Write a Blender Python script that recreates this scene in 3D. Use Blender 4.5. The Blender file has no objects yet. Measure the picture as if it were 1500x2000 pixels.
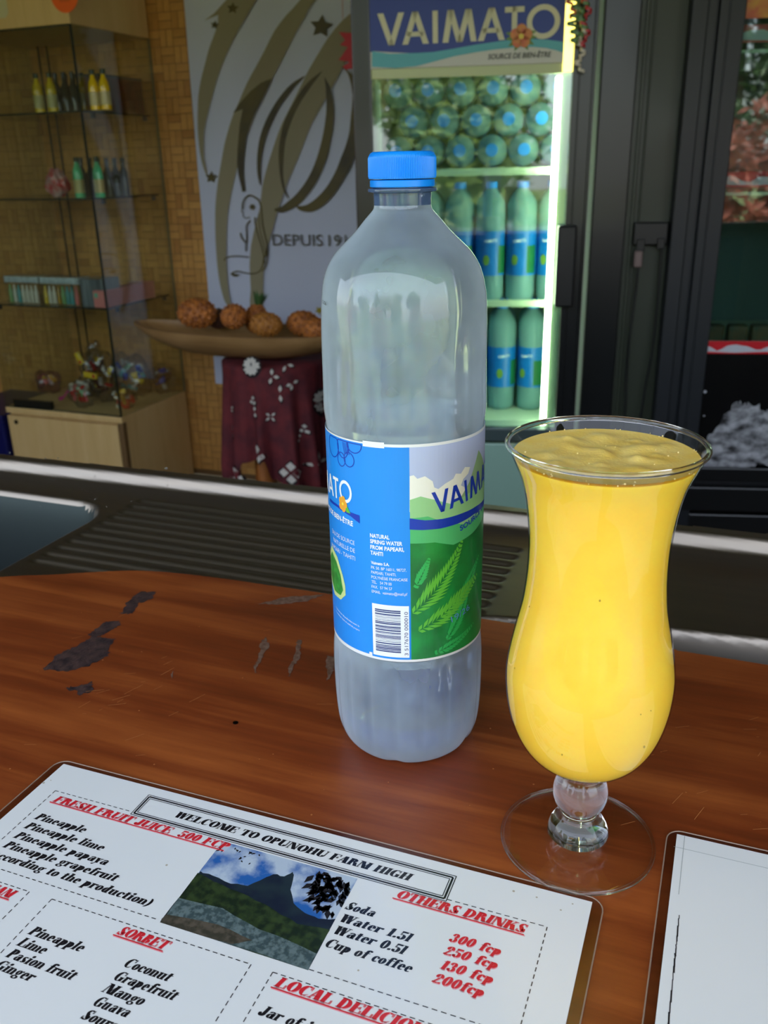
import bpy, bmesh, math, random
from math import sin, cos, pi, radians, sqrt, atan2, exp
from mathutils import Vector, Matrix
from mathutils.geometry import tessellate_polygon
random.seed(7)
SC = bpy.context.scene
COL = SC.collection

# ------------------------------------------------------------------ camera
FPX, PITCH, ROLL, YAW, CAMH = 1740.0, radians(21.35), radians(1.2), radians(21.6), 0.305
fw = Vector((-sin(YAW)*cos(PITCH), cos(YAW)*cos(PITCH), -sin(PITCH)))
r0 = Vector((cos(YAW), sin(YAW), 0)); u0 = r0.cross(fw)
rt = r0*cos(ROLL) - u0*sin(ROLL); up = rt.cross(fw)
CAM = Vector((0, 0, CAMH))
cd = bpy.data.cameras.new('camera'); cam = bpy.data.objects.new('camera', cd); COL.objects.link(cam)
cd.sensor_fit = 'VERTICAL'; cd.sensor_height = 24.0; cd.lens = 24.0*FPX/2000.0
cd.clip_start = 0.02; cd.clip_end = 200
cd.dof.use_dof = True; cd.dof.focus_distance = 0.43; cd.dof.aperture_fstop = 12.0
m3 = Matrix((rt, up, -fw)).transposed()
cam.matrix_world = Matrix.Translation(CAM) @ m3.to_4x4()
SC.camera = cam

# ------------------------------------------------------------------ light
w = bpy.data.worlds.new('world'); SC.world = w; w.use_nodes = True
wn = w.node_tree; wn.nodes.clear()
sky = wn.nodes.new('ShaderNodeTexSky'); sky.sky_type = 'NISHITA'; sky.sun_disc = False
sky.sun_elevation = radians(52); sky.sun_rotation = radians(20); sky.air_density = 1.0; sky.dust_density = 3.0
bgn = wn.nodes.new('ShaderNodeBackground'); bgn.inputs[1].default_value = 1.0
won = wn.nodes.new('ShaderNodeOutputWorld')
hz = wn.nodes.new('ShaderNodeMix'); hz.data_type = 'RGBA'; hz.inputs[0].default_value = 0.6
hz.inputs[7].default_value = (1.0, 1.0, 1.0, 1)     # thin bright overcast
mulv = wn.nodes.new('ShaderNodeVectorMath'); mulv.operation = 'SCALE'; mulv.inputs[3].default_value = 0.42
wn.links.new(sky.outputs[0], mulv.inputs[0]); wn.links.new(mulv.outputs[0], hz.inputs[6])
wn.links.new(hz.outputs[2], bgn.inputs[0]); wn.links.new(bgn.outputs[0], won.inputs[0])
sd = bpy.data.lights.new('sun', 'SUN'); sd.energy = 3.4; sd.angle = radians(1.5); sd.color = (1, .95, .85)
sun = bpy.data.objects.new('sun', sd); COL.objects.link(sun)
sun.rotation_euler = Vector((-0.25, -0.62, -0.85)).to_track_quat('-Z', 'Y').to_euler()
SC.view_settings.view_transform = 'Standard'; SC.view_settings.look = 'None'
SC.view_settings.exposure = 1.75; SC.view_settings.gamma = 1.0; SC.view_settings.use_curve_mapping = False

# ------------------------------------------------------------------ geometry helpers
def ray(u, v): return fw + rt*((u-750)/FPX) + up*((1000-v)/FPX)
def on_z(u, v, z): d = ray(u, v); return CAM + d*((z-CAMH)/d.z)
def on_y(u, v, y): d = ray(u, v); return CAM + d*(y/d.y)
def on_x(u, v, x): d = ray(u, v); return CAM + d*(x/d.x)

def srgb(r, g, b):
    f = lambda c: (c/255/12.92) if c/255 <= .04045 else ((c/255+.055)/1.055)**2.4
    return (f(r), f(g), f(b), 1)

MATS = {}
def mat(name, col, rough=.5, metal=0, coat=0, trans=0, ior=1.5, emit=None, es=0, spec=None, noise=None, bump=None, sss=0):
    if name in MATS: return MATS[name]
    m = bpy.data.materials.new(name); m.use_nodes = True; nt = m.node_tree
    b = nt.nodes['Principled BSDF']
    b.inputs['Base Color'].default_value = col; b.inputs['Roughness'].default_value = rough
    b.inputs['Metallic'].default_value = metal; b.inputs['Coat Weight'].default_value = coat
    b.inputs['Coat Roughness'].default_value = .08
    b.inputs['Transmission Weight'].default_value = trans; b.inputs['IOR'].default_value = ior
    if spec is not None: b.inputs['Specular IOR Level'].default_value = spec
    if emit: b.inputs['Emission Color'].default_value = emit; b.inputs['Emission Strength'].default_value = es
    if sss:
        b.inputs['Subsurface Weight'].default_value = sss; b.inputs['Subsurface Radius'].default_value = (1, .6, .2); b.inputs['Subsurface Scale'].default_value = .01
    if noise:                       # (scale xyz, amount, second colour)
        tc = nt.nodes.new('ShaderNodeTexCoord'); mp = nt.nodes.new('ShaderNodeMapping')
        mp.inputs['Scale'].default_value = noise[0]
        nz = nt.nodes.new('ShaderNodeTexNoise'); nz.inputs['Scale'].default_value = 1; nz.inputs['Detail'].default_value = 5
        mx = nt.nodes.new('ShaderNodeMix'); mx.data_type = 'RGBA'
        mr = nt.nodes.new('ShaderNodeMapRange'); mr.inputs[1].default_value = .35; mr.inputs[2].default_value = .65; mr.inputs[4].default_value = noise[1]
        nt.links.new(tc.outputs['Object'], mp.inputs[0]); nt.links.new(mp.outputs[0], nz.inputs[0])
        nt.links.new(nz.outputs[0], mr.inputs[0]); nt.links.new(mr.outputs[0], mx.inputs[0])
        mx.inputs[6].default_value = col; mx.inputs[7].default_value = noise[2]
        nt.links.new(mx.outputs[2], b.inputs['Base Color'])
    if bump:                        # (scale, strength, distance)
        tc = nt.nodes.new('ShaderNodeTexCoord'); nz = nt.nodes.new('ShaderNodeTexNoise'); nz.inputs['Scale'].default_value = bump[0]; nz.inputs['Detail'].default_value = 4
        bp = nt.nodes.new('ShaderNodeBump'); bp.inputs['Strength'].default_value = bump[1]; bp.inputs['Distance'].default_value = bump[2]
        nt.links.new(tc.outputs['Object'], nz.inputs[0]); nt.links.new(nz.outputs[0], bp.inputs['Height']); nt.links.new(bp.outputs[0], b.inputs['Normal'])
    MATS[name] = m
    return m

def thin_glass(name, tint=(1, 1, 1, 1), rough=0.0, ior=1.5, boost=1.0):
    """window / wine-glass wall: clear pane with a fresnel reflection on it"""
    m = bpy.data.materials.new(name); m.use_nodes = True; nt = m.node_tree; nt.nodes.clear()
    o = nt.nodes.new('ShaderNodeOutputMaterial'); mx = nt.nodes.new('ShaderNodeMixShader')
    t = nt.nodes.new('ShaderNodeBsdfTransparent'); t.inputs[0].default_value = tint
    g = nt.nodes.new('ShaderNodeBsdfGlossy'); g.inputs['Roughness'].default_value = rough
    f = nt.nodes.new('ShaderNodeFresnel'); ge = nt.nodes.new('ShaderNodeNewGeometry'); im = nt.nodes.new('ShaderNodeMix')   # same reflection from either side of the pane
    im.inputs[2].default_value = ior; im.inputs[3].default_value = 1/ior; nt.links.new(ge.outputs['Backfacing'], im.inputs[0]); nt.links.new(im.outputs[0], f.inputs[0])
    mu = nt.nodes.new('ShaderNodeMath'); mu.operation = 'MULTIPLY'; mu.inputs[1].default_value = boost; mu.use_clamp = True
    nt.links.new(f.outputs[0], mu.inputs[0]); nt.links.new(mu.outputs[0], mx.inputs[0])
    nt.links.new(t.outputs[0], mx.inputs[1]); nt.links.new(g.outputs[0], mx.inputs[2]); nt.links.new(mx.outputs[0], o.inputs[0])
    return m

class MB:
    def __init__(s): s.v = []; s.f = []; s.cols = None
    def box(s, x0, x1, y0, y1, z0, z1, M=None):
        n = len(s.v)
        P = [Vector((x, y, z)) for z in (z0, z1) for y in (y0, y1) for x in (x0, x1)]
        if M: P = [M @ p for p in P]
        s.v += P
        s.f += [tuple(n+i for i in q) for q in ((0,2,3,1),(4,5,7,6),(0,1,5,4),(2,6,7,3),(0,4,6,2),(1,3,7,5))]
        return s
    def lathe(s, prof, n=48, c=(0,0,0), rf=None, close=False, M=None):
        b = len(s.v); k = len(prof)
        for (r, z) in prof:
            for i in range(n):
                a = 2*pi*i/n; rr = r if rf is None else rf(r, z, a)
                p = Vector((c[0]+rr*cos(a), c[1]+rr*sin(a), c[2]+z)); s.v.append(M @ p if M else p)
        for j in range(k-1+(1 if close else 0)):
            j2 = (j+1) % k
            for i in range(n):
                i2 = (i+1) % n
                s.f.append((b+j*n+i, b+j*n+i2, b+j2*n+i2, b+j2*n+i))
        if not close:
            if prof[0][0] > 1e-6: s.f.append(tuple(b+i for i in reversed(range(n))))
            if prof[-1][0] > 1e-6: s.f.append(tuple(b+(k-1)*n+i for i in range(n)))
        return s
    def tube(s, pts, r, n=8, caps=True):
        pts = [Vector(p) for p in pts]; b = len(s.v); k = len(pts)
        rs = r if isinstance(r, (list, tuple)) else [r]*k
        ref = Vector((0, 0, 1))
        for j, p in enumerate(pts):
            t = (pts[min(j+1, k-1)]-pts[max(j-1, 0)]).normalized()
            if abs(t.dot(ref)) > .95: a = t.cross(Vector((1, 0, 0))).normalized()
            else: a = t.cross(ref).normalized()
            c = t.cross(a)
            for i in range(n):
                q = 2*pi*i/n; s.v.append(p + (a*cos(q)+c*sin(q))*rs[j])
        for j in range(k-1):
            for i in range(n):
                i2 = (i+1) % n; s.f.append((b+j*n+i, b+j*n+i2, b+(j+1)*n+i2, b+(j+1)*n+i))
        if caps: s.f.append(tuple(b+i for i in reversed(range(n)))); s.f.append(tuple(b+(k-1)*n+i for i in range(n)))
        return s
    def ellipsoid(s, c, r, n=16, m=10, M=None, df=None):
        b = len(s.v)
        for j in range(m+1):
            t = pi*j/m
            for i in range(n):
                a = 2*pi*i/n; d = Vector((sin(t)*cos(a), sin(t)*sin(a), cos(t)))
                k = df(d) if df else 1
                p = Vector((d.x*r[0]*k, d.y*r[1]*k, d.z*r[2]*k))
                if M: p = M @ p
                s.v.append(p+Vector(c))
        for j in range(m):
            for i in range(n):
                i2 = (i+1) % n; s.f.append((b+j*n+i, b+(j+1)*n+i, b+(j+1)*n+i2, b+j*n+i2))
        return s
    def prism(s, poly, z0, z1):
        b = len(s.v); k = len(poly)
        s.v += [Vector((p[0], p[1], z0)) for p in poly] + [Vector((p[0], p[1], z1)) for p in poly]
        s.f.append(tuple(b+i for i in reversed(range(k)))); s.f.append(tuple(b+k+i for i in range(k)))
        for i in range(k):
            j = (i+1) % k; s.f.append((b+i, b+j, b+k+j, b+k+i))
        return s
    def grid(s, fn, nu, nv, keep=None):
        b = len(s.v)
        for j in range(nv+1):
            for i in range(nu+1): s.v.append(Vector(fn(i/nu, j/nv)))
        for j in range(nv):
            for i in range(nu):
                s.f.append((b+j*(nu+1)+i, b+j*(nu+1)+i+1, b+(j+1)*(nu+1)+i+1, b+(j+1)*(nu+1)+i))
        return s
    def build(s, name, material, parent=None, smooth=False, bevel=0, fix=True, angle=None):
        me = bpy.data.meshes.new(name); me.from_pydata([tuple(p) for p in s.v], [], s.f); me.update()
        if bevel or fix:
            bm = bmesh.new(); bm.from_mesh(me)
            if fix: bmesh.ops.recalc_face_normals(bm, faces=bm.faces)
            if bevel:
                bmesh.ops.bevel(bm, geom=[e for e in bm.edges if len(e.link_faces) == 2 and e.calc_face_angle(0) > .6], offset=bevel, segments=2, affect='EDGES', profile=.5)
            bm.to_mesh(me); bm.free()
        if material: me.materials.append(material)
        if smooth:
            me.polygons.foreach_set('use_smooth', [True]*len(me.polygons))
            me.set_sharp_from_angle(angle=radians(angle or 50))
        o = bpy.data.objects.new(name, me); COL.objects.link(o)
        if parent: o.parent = parent
        return o

def tag(o, label=None, cat=None, group=None, kind=None):
    if label: o['label'] = label
    if cat: o['category'] = cat
    if group: o['group'] = group
    if kind: o['kind'] = kind
    return o
def thing(name, label, cat, loc=(0,0,0), rot=(0,0,0), group=None):
    o = bpy.data.objects.new(name, None); COL.objects.link(o); o.location = loc; o.rotation_euler = rot; o.empty_display_size = .02
    return tag(o, label, cat, group)
def dup(root, loc, rot=None, label=None):
    r = root.copy(); COL.objects.link(r); r.location = loc
    if rot is not None: r.rotation_euler = rot
    if label: r['label'] = label
    for ch in list(root.children):
        c = ch.copy(); COL.objects.link(c); c.parent = r
        for g in ch.children:
            d = g.copy(); COL.objects.link(d); d.parent = c
    return r

# flat print: polygons in 2-D laid onto a surface fn(x, y) -> 3-D
def print_obj(name, polys, fn, material, parent, cut=None, label=None, tris=None):
    """polys: list of 2-D polygons; cut=(step) slices in x so it can bend"""
    bm = bmesh.new()
    for p in polys:
        if len(p) < 3: continue
        vs = [bm.verts.new((q[0], q[1], 0)) for q in p]
        if len(p) <= 4: 
            try: bm.faces.new(vs)
            except ValueError: pass
        else:
            for t in tessellate_polygon([[Vector((q[0], q[1], 0)) for q in p]]):
                try: bm.faces.new([vs[i] for i in t])
                except ValueError: pass
    if tris:
        for tv, tf in tris:
            vs = [bm.verts.new((q[0], q[1], 0)) for q in tv]
            for f in tf:
                try: bm.faces.new([vs[i] for i in f])
                except ValueError: pass
    if cut and bm.verts:
        xs = [v.co.x for v in bm.verts]; x = math.ceil(min(xs)/cut)*cut
        while x < max(xs):
            bmesh.ops.bisect_plane(bm, geom=bm.verts[:]+bm.edges[:]+bm.faces[:], plane_co=(x, 0, 0), plane_no=(1, 0, 0)); x += cut
    for v in bm.verts: v.co = fn(v.co.x, v.co.y)
    me = bpy.data.meshes.new(name); bm.to_mesh(me); bm.free(); me.materials.append(material)
    o = bpy.data.objects.new(name, me); COL.objects.link(o)
    if parent: o.parent = parent
    if label: o['label'] = label
    return o

def text_tris(s, x, y, capw=None, cap=.01, bold=0.0, ang=0.0, shear=0.0, align='l'):
    """sans lettering from Blender's own font; (x, y) baseline start, cap height, optional total width"""
    cu = bpy.data.curves.new('t', 'FONT'); cu.body = s; cu.size = 1.0; cu.offset = bold; cu.resolution_u = 3
    o = bpy.data.objects.new('t', cu); COL.objects.link(o)
    dg = bpy.context.evaluated_depsgraph_get(); dg.update()
    me = o.evaluated_get(dg).to_mesh()
    V = [(v.co.x, v.co.y) for v in me.vertices]; F = [tuple(p.vertices) for p in me.polygons]
    o.evaluated_get(dg).to_mesh_clear(); bpy.data.objects.remove(o); bpy.data.curves.remove(cu)
    if not V: return ([], [])
    x0 = min(v[0] for v in V); x1 = max(v[0] for v in V)
    k = cap/.72; kx = k if capw is None else capw/(x1-x0)
    ca, sa = cos(ang), sin(ang); out = []
    for vx, vy in V:
        X = (vx-x0)*kx + vy*k*shear; Y = vy*k
        if align == 'r': X -= (x1-x0)*kx
        out.append((x+X*ca-Y*sa, y+X*sa+Y*ca))
    return (out, F)

def circle(cx, cy, rx, ry=None, n=20, a0=0, a1=2*pi):
    ry = ry or rx; return [(cx+rx*cos(a0+(a1-a0)*i/n), cy+ry*sin(a0+(a1-a0)*i/n)) for i in range(n)]
def stroke(pts, wd):
    """list of quads following a polyline, width may taper"""
    out = []; k = len(pts); ws = wd if isinstance(wd, (list, tuple)) else [wd]*k
    L = []; Rr = []
    for i in range(k):
        a = pts[max(i-1, 0)]; b = pts[min(i+1, k-1)]; dx, dy = b[0]-a[0], b[1]-a[1]; d = sqrt(dx*dx+dy*dy) or 1
        nx, ny = -dy/d*ws[i]/2, dx/d*ws[i]/2
        L.append((pts[i][0]+nx, pts[i][1]+ny)); Rr.append((pts[i][0]-nx, pts[i][1]-ny))
    for i in range(k-1): out.append([Rr[i], Rr[i+1], L[i+1], L[i]])
    return out
def smoothp(pts, n=6, closed=True):
    """Catmull-Rom through the points"""
    out = []; k = len(pts)
    for i in range(k if closed else k-1):
        if closed: p0, p1, p2, p3 = pts[i-1], pts[i], pts[(i+1) % k], pts[(i+2) % k]
        else: p0, p1, p2, p3 = pts[max(i-1, 0)], pts[i], pts[i+1], pts[min(i+2, k-1)]
        for j in range(n):
            t = j/n; c = [0]*len(p1)
            for d in range(len(p1)):
                c[d] = .5*((2*p1[d])+(-p0[d]+p2[d])*t+(2*p0[d]-5*p1[d]+4*p2[d]-p3[d])*t*t+(-p0[d]+3*p1[d]-3*p2[d]+p3[d])*t**3)
            out.append(tuple(c))
    if not closed: out.append(tuple(pts[-1]))
    return out
def jag(pts, amp, seed=1, n=5):
    rnd = random.Random(seed); out = []
    for i in range(len(pts)):
        a = pts[i]; b = pts[(i+1) % len(pts)]
        for j in range(n):
            t = j/n; out.append((a[0]+(b[0]-a[0])*t+rnd.uniform(-amp, amp), a[1]+(b[1]-a[1])*t+rnd.uniform(-amp, amp)))
    return out
def star(cx, cy, r, k=5, rot=.3, inner=.42):
    return [(cx+(r if i % 2 == 0 else r*inner)*cos(rot+pi*i/k), cy+(r if i % 2 == 0 else r*inner)*sin(rot+pi*i/k)) for i in range(2*k)]

# ---- fat-face italic alphabet (thick stems, hairlines), drawn from strokes
HR = .035
def rc(x0, y0, x1, y1): return [(x0, y0), (x1, y0), (x1, y1), (x0, y1)]
def st(x, y0, y1, w=.19, s='bt'):
    o = [rc(x, y0, x+w, y1)]
    if 'b' in s: o.append(rc(x-.06, y0, x+w+.06, y0+HR))
    if 't' in s: o.append(rc(x-.06, y1-HR, x+w+.06, y1))
    if 'l' in s: o.append(rc(x-.09, y1-HR, x+.02, y1))
    return o
def hl(x0, y, x1): return [rc(x0, y-HR/2, x1, y+HR/2)]
def ln(x0, y0, x1, y1, w): return [[(x0, y0), (x0+w, y0), (x1+w, y1), (x1, y1)]]
def ar(cx, cy, rx, ry, a0, a1, tk=.19, th=.035, n=14):
    o = []
    for i in range(n):
        A = radians(a0+(a1-a0)*i/n); B = radians(a0+(a1-a0)*(i+1)/n)
        o.append([(cx+rx*cos(A), cy+ry*sin(A)), (cx+rx*cos(B), cy+ry*sin(B)), (cx+(rx-tk)*cos(B), cy+(ry-th)*sin(B)), (cx+(rx-tk)*cos(A), cy+(ry-th)*sin(A))])
    return o
def dt(x, y, r=.07): return [circle(x, y, r, n=10)]
def bowl(x, y, rx, ry): return ar(x, y, rx, ry, -90, 90)
X = .46
G = {
'A': (ln(.03,0,.27,.7,.04)+ln(.38,0,.24,.7,.22)+hl(.1,.22,.5)+hl(-.03,.018,.16)+hl(.32,.018,.68), .66),
'B': (st(.05,0,.7)+bowl(.24,.53,.27,.17)+bowl(.24,.18,.31,.18), .62),
'C': (ar(.34,.35,.32,.36,55,305)+[rc(.54,.46,.58,.7)]+ln(.4,.0,.56,.16,.03), .64),
'D': (st(.05,0,.7)+bowl(.24,.35,.4,.35), .7),
'E': (st(.05,0,.7)+hl(.2,.682,.56)+hl(.2,.36,.44)+hl(.2,.018,.58)+[rc(.53,.5,.57,.7),rc(.55,0,.59,.22),rc(.41,.27,.45,.45)], .63),
'F': (st(.05,0,.7)+hl(.2,.682,.56)+hl(.2,.36,.44)+[rc(.53,.5,.57,.7),rc(.41,.27,.45,.45)], .6),
'G': (ar(.34,.35,.32,.36,55,300)+[rc(.54,.46,.58,.7)]+st(.44,.02,.32,.18,'t'), .7),
'H': (st(.05,0,.7)+st(.47,0,.7)+hl(.2,.36,.5), .74),
'I': (st(.06,0,.7), .32),
'J': (st(.22,.12,.7,.19,'t')+ar(.2,.14,.21,.16,180,360,.19,.04)+dt(.06,.16,.08), .48),
'K': (st(.05,0,.7)+ln(.24,.3,.52,.68,.04)+ln(.46,0,.3,.42,.22)+hl(.42,.682,.66)+hl(.4,.018,.74), .72),
'L': (st(.05,0,.7)+hl(.2,.018,.55)+[rc(.54,0,.58,.26)], .6),
'M': (ln(.05,0,.09,.7,.04)+ln(.4,0,.1,.7,.2)+ln(.4,0,.66,.7,.04)+st(.62,0,.7)+hl(-.03,.018,.18)+hl(-.02,.682,.25), .88),
'N': (ln(.06,0,.06,.7,.04)+ln(.46,0,.08,.7,.22)+ln(.62,0,.62,.7,.04)+hl(-.02,.018,.18)+hl(-.03,.682,.25)+hl(.52,.682,.76), .74),
'O': (ar(.35,.35,.33,.36,0,360,.2,.035,24), .7),
'P': (st(.05,0,.7)+bowl(.24,.5,.3,.2), .58),
'R': (st(.05,0,.7)+bowl(.24,.52,.28,.18)+ln(.5,0,.34,.36,.2)+hl(.48,.018,.76), .7),
'S': (ar(.28,.5,.2,.21,40,200,.13,.035)+ln(.3,.12,.08,.46,.2)+ar(.27,.19,.24,.2,-150,40,.15,.035)+[rc(.44,.5,.48,.7),rc(.04,0,.08,.22)], .55),
'T': (st(.22,0,.7)+hl(.02,.682,.62)+[rc(.0,.48,.04,.7),rc(.6,.48,.64,.7)], .62),
'U': (st(.06,.18,.7,.19,'t')+ar(.34,.2,.28,.21,180,360,.19,.035)+[rc(.58,.18,.62,.7)]+hl(.5,.682,.7), .7),
'V': (ln(.26,0,.04,.7,.22)+ln(.32,0,.58,.7,.04)+hl(-.02,.682,.32)+hl(.5,.682,.7), .62),
'W': (ln(.2,0,.04,.7,.2)+ln(.26,0,.4,.7,.04)+ln(.56,0,.4,.7,.2)+ln(.62,0,.84,.7,.04)+hl(-.02,.682,.3)+hl(.74,.682,.96), .92),
'a': (ar(.24,.15,.19,.16,90,360,.13,.03)+ar(.24,.15,.19,.16,0,90,.13,.03)+st(.32,.04,.36,.16,'')+ar(.28,.34,.2,.13,20,170,.13,.035)+[rc(.32,0,.54,.04)], .55),
'b': (st(.05,.0,.7,.16,'l')+bowl(.2,.23,.27,.235), .52),
'c': (ar(.24,.23,.21,.24,50,320,.15,.035)+dt(.38,.35,.065), .45),
'd': (ar(.28,.23,.24,.24,90,270,.16,.035)+st(.3,0,.7,.16,'l')+hl(.3,.018,.54), .56),
'e': (ar(.24,.23,.21,.24,0,315,.15,.035)+hl(.12,.24,.45), .47),
'f': (st(.12,0,.56,.16,'b')+ar(.3,.56,.18,.15,40,180,.16,.035)+dt(.42,.63,.06)+hl(.03,.445,.42), .4),
'g': (ar(.22,.29,.18,.17,0,360,.12,.03,18)+ar(.24,-.06,.22,.13,0,360,.1,.05,18)+ln(.12,.06,.2,.14,.05)+dt(.46,.42,.05), .5),
'h': (st(.05,0,.7,.16,'bl')+ar(.32,.26,.19,.2,0,120,.16,.035)+st(.35,0,.28,.16,'b'), .58),
'i': (st(.06,0,X,.16,'bl')+dt(.15,.61,.09), .3),
'j': (st(.1,-.08,X,.15,'l')+dt(.18,.61,.09)+dt(.03,-.12,.07)+ar(.1,-.08,.15,.12,230,360,.15,.04), .32),
'l': (st(.06,0,.7,.16,'bl'), .3),
'm': (st(.05,0,X,.16,'bl')+ar(.32,.26,.19,.2,0,120,.16,.035)+st(.35,0,.28,.16,'b')+ar(.62,.26,.19,.2,0,120,.16,.035)+st(.65,0,.28,.16,'b'), .88),
'n': (st(.05,0,X,.16,'bl')+ar(.32,.26,.19,.2,0,120,.16,.035)+st(.35,0,.28,.16,'b'), .58),
'o': (ar(.24,.23,.22,.24,0,360,.15,.03,20), .48),
'p': (st(.05,-.2,X,.16,'bl')+bowl(.2,.23,.27,.235), .52),
'r': (st(.05,0,X,.16,'bl')+ar(.3,.28,.14,.18,60,150,.08,.035)+dt(.38,.4,.07), .44),
's': (ar(.2,.33,.15,.13,30,200,.1,.03)+ln(.2,.08,.06,.3,.16)+ar(.2,.13,.17,.13,-150,40,.11,.03), .4),
't': (st(.08,.06,.6,.16,'')+ar(.22,.1,.14,.1,190,330,.1,.04)+hl(.0,.445,.36), .37),
'u': (st(.05,.1,X,.16,'l')+ar(.25,.14,.2,.15,180,300,.16,.035)+st(.35,0,X,.16,'l')+hl(.35,.018,.58), .6),
'v': (ln(.18,0,.03,X,.17)+ln(.22,0,.4,X,.04)+hl(-.02,.445,.26)+hl(.34,.445,.48), .46),
'w': (ln(.16,0,.03,X,.16)+ln(.2,0,.3,X,.04)+ln(.42,0,.3,X,.16)+ln(.46,0,.62,X,.04), .68),
'y': (ln(.18,0,.03,X,.17)+ln(.08,-.2,.4,X,.04)+dt(.09,-.15,.06)+hl(-.02,.445,.26)+hl(.34,.445,.48), .46),
'0': (ar(.26,.35,.24,.36,0,360,.16,.035,22), .54),
'1': (st(.14,0,.7,.18,'b')+hl(.05,.6,.2), .42),
'2': (ar(.24,.5,.22,.21,-20,170,.15,.035)+dt(.1,.5,.07)+ln(.04,.04,.26,.42,.07)+[[(.03,0),(.48,0),(.48,.13),(.3,.05),(.03,.12)]], .52),
'3': (ar(.22,.53,.2,.18,-80,150,.14,.035)+ar(.22,.18,.24,.19,-160,90,.16,.035)+dt(.09,.55,.06)+dt(.08,.14,.07), .52),
'5': ([rc(.08,.58,.42,.7),rc(.08,.36,.115,.7)]+ar(.22,.21,.24,.22,-160,120,.17,.035)+dt(.08,.14,.07), .5),
'.': (dt(.1,.08,.08), .24), ')': (ar(-.05,.27,.32,.42,-70,70,.13,0), .34), '(': (ar(.4,.27,.32,.42,110,250,.13,0), .34), ' ': ([], .3),
}
def fat(s, x, y, width=None, cap=.0044, shear=.32, sm=(0, 0)):
    adv = sum(G[c][1]+.03 for c in s) - .03
    k = cap/.7; kx = k if width is None else width/adv
    out = []; cx = 0
    for c in s:
        for p in G[c][0]:
            dx, dy = sm; out.append([(x+(cx+q[0]+dx)*kx+q[1]*k*shear, y+(q[1]+dy)*k) for q in p])
        cx += G[c][1]+.03
    return out
exec_parts = []

def logo(x, y, width, cap, ang=0.0, w=.15):
    """the seven spaced, single-weight capitals of the water brand"""
    sl = lambda x0, y0, x1, y1: [[(x0, y0), (x0+w*1.12, y0), (x1+w*1.12, y1), (x1, y1)]]
    P = []; c = 0
    def A_(c): return sl(c, 0, c+.34, 1)+sl(c+.68, 0, c+.34, 1)+[rc(c+.16, .24, c+.70, .24+w*.85)]
    P += sl(c+.34, 0, c, 1)+sl(c+.34, 0, c+.68, 1); c += .80
    P += A_(c); c += 1.0
    P += [rc(c, 0, c+w, 1)]; c += .32
    P += sl(c, 0, c+.17, 1)+sl(c+.46, 0, c+.17, 1)+sl(c+.46, 0, c+.75, 1)+sl(c+.92, 0, c+.75, 1); c += 1.15
    P += A_(c); c += .86
    P += [rc(c, 1-w, c+.62, 1), rc(c+.31-w/2, 0, c+.31+w/2, 1)]; c += .70
    n = 28
    for i in range(n):
        a, b_ = 2*pi*i/n, 2*pi*(i+1)/n
        P.append([(c+.53+.53*cos(a), .5+.53*sin(a)), (c+.53+.53*cos(b_), .5+.53*sin(b_)), (c+.53+(.53-w)*cos(b_), .5+(.53-w)*sin(b_)), (c+.53+(.53-w)*cos(a), .5+(.53-w)*sin(a))])
    c += 1.06; kx = width/c; ca, sa = cos(ang), sin(ang)
    return [[(x+q[0]*kx*ca-q[1]*cap*sa, y+q[0]*kx*sa+q[1]*cap*ca) for q in p] for p in P]

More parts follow.
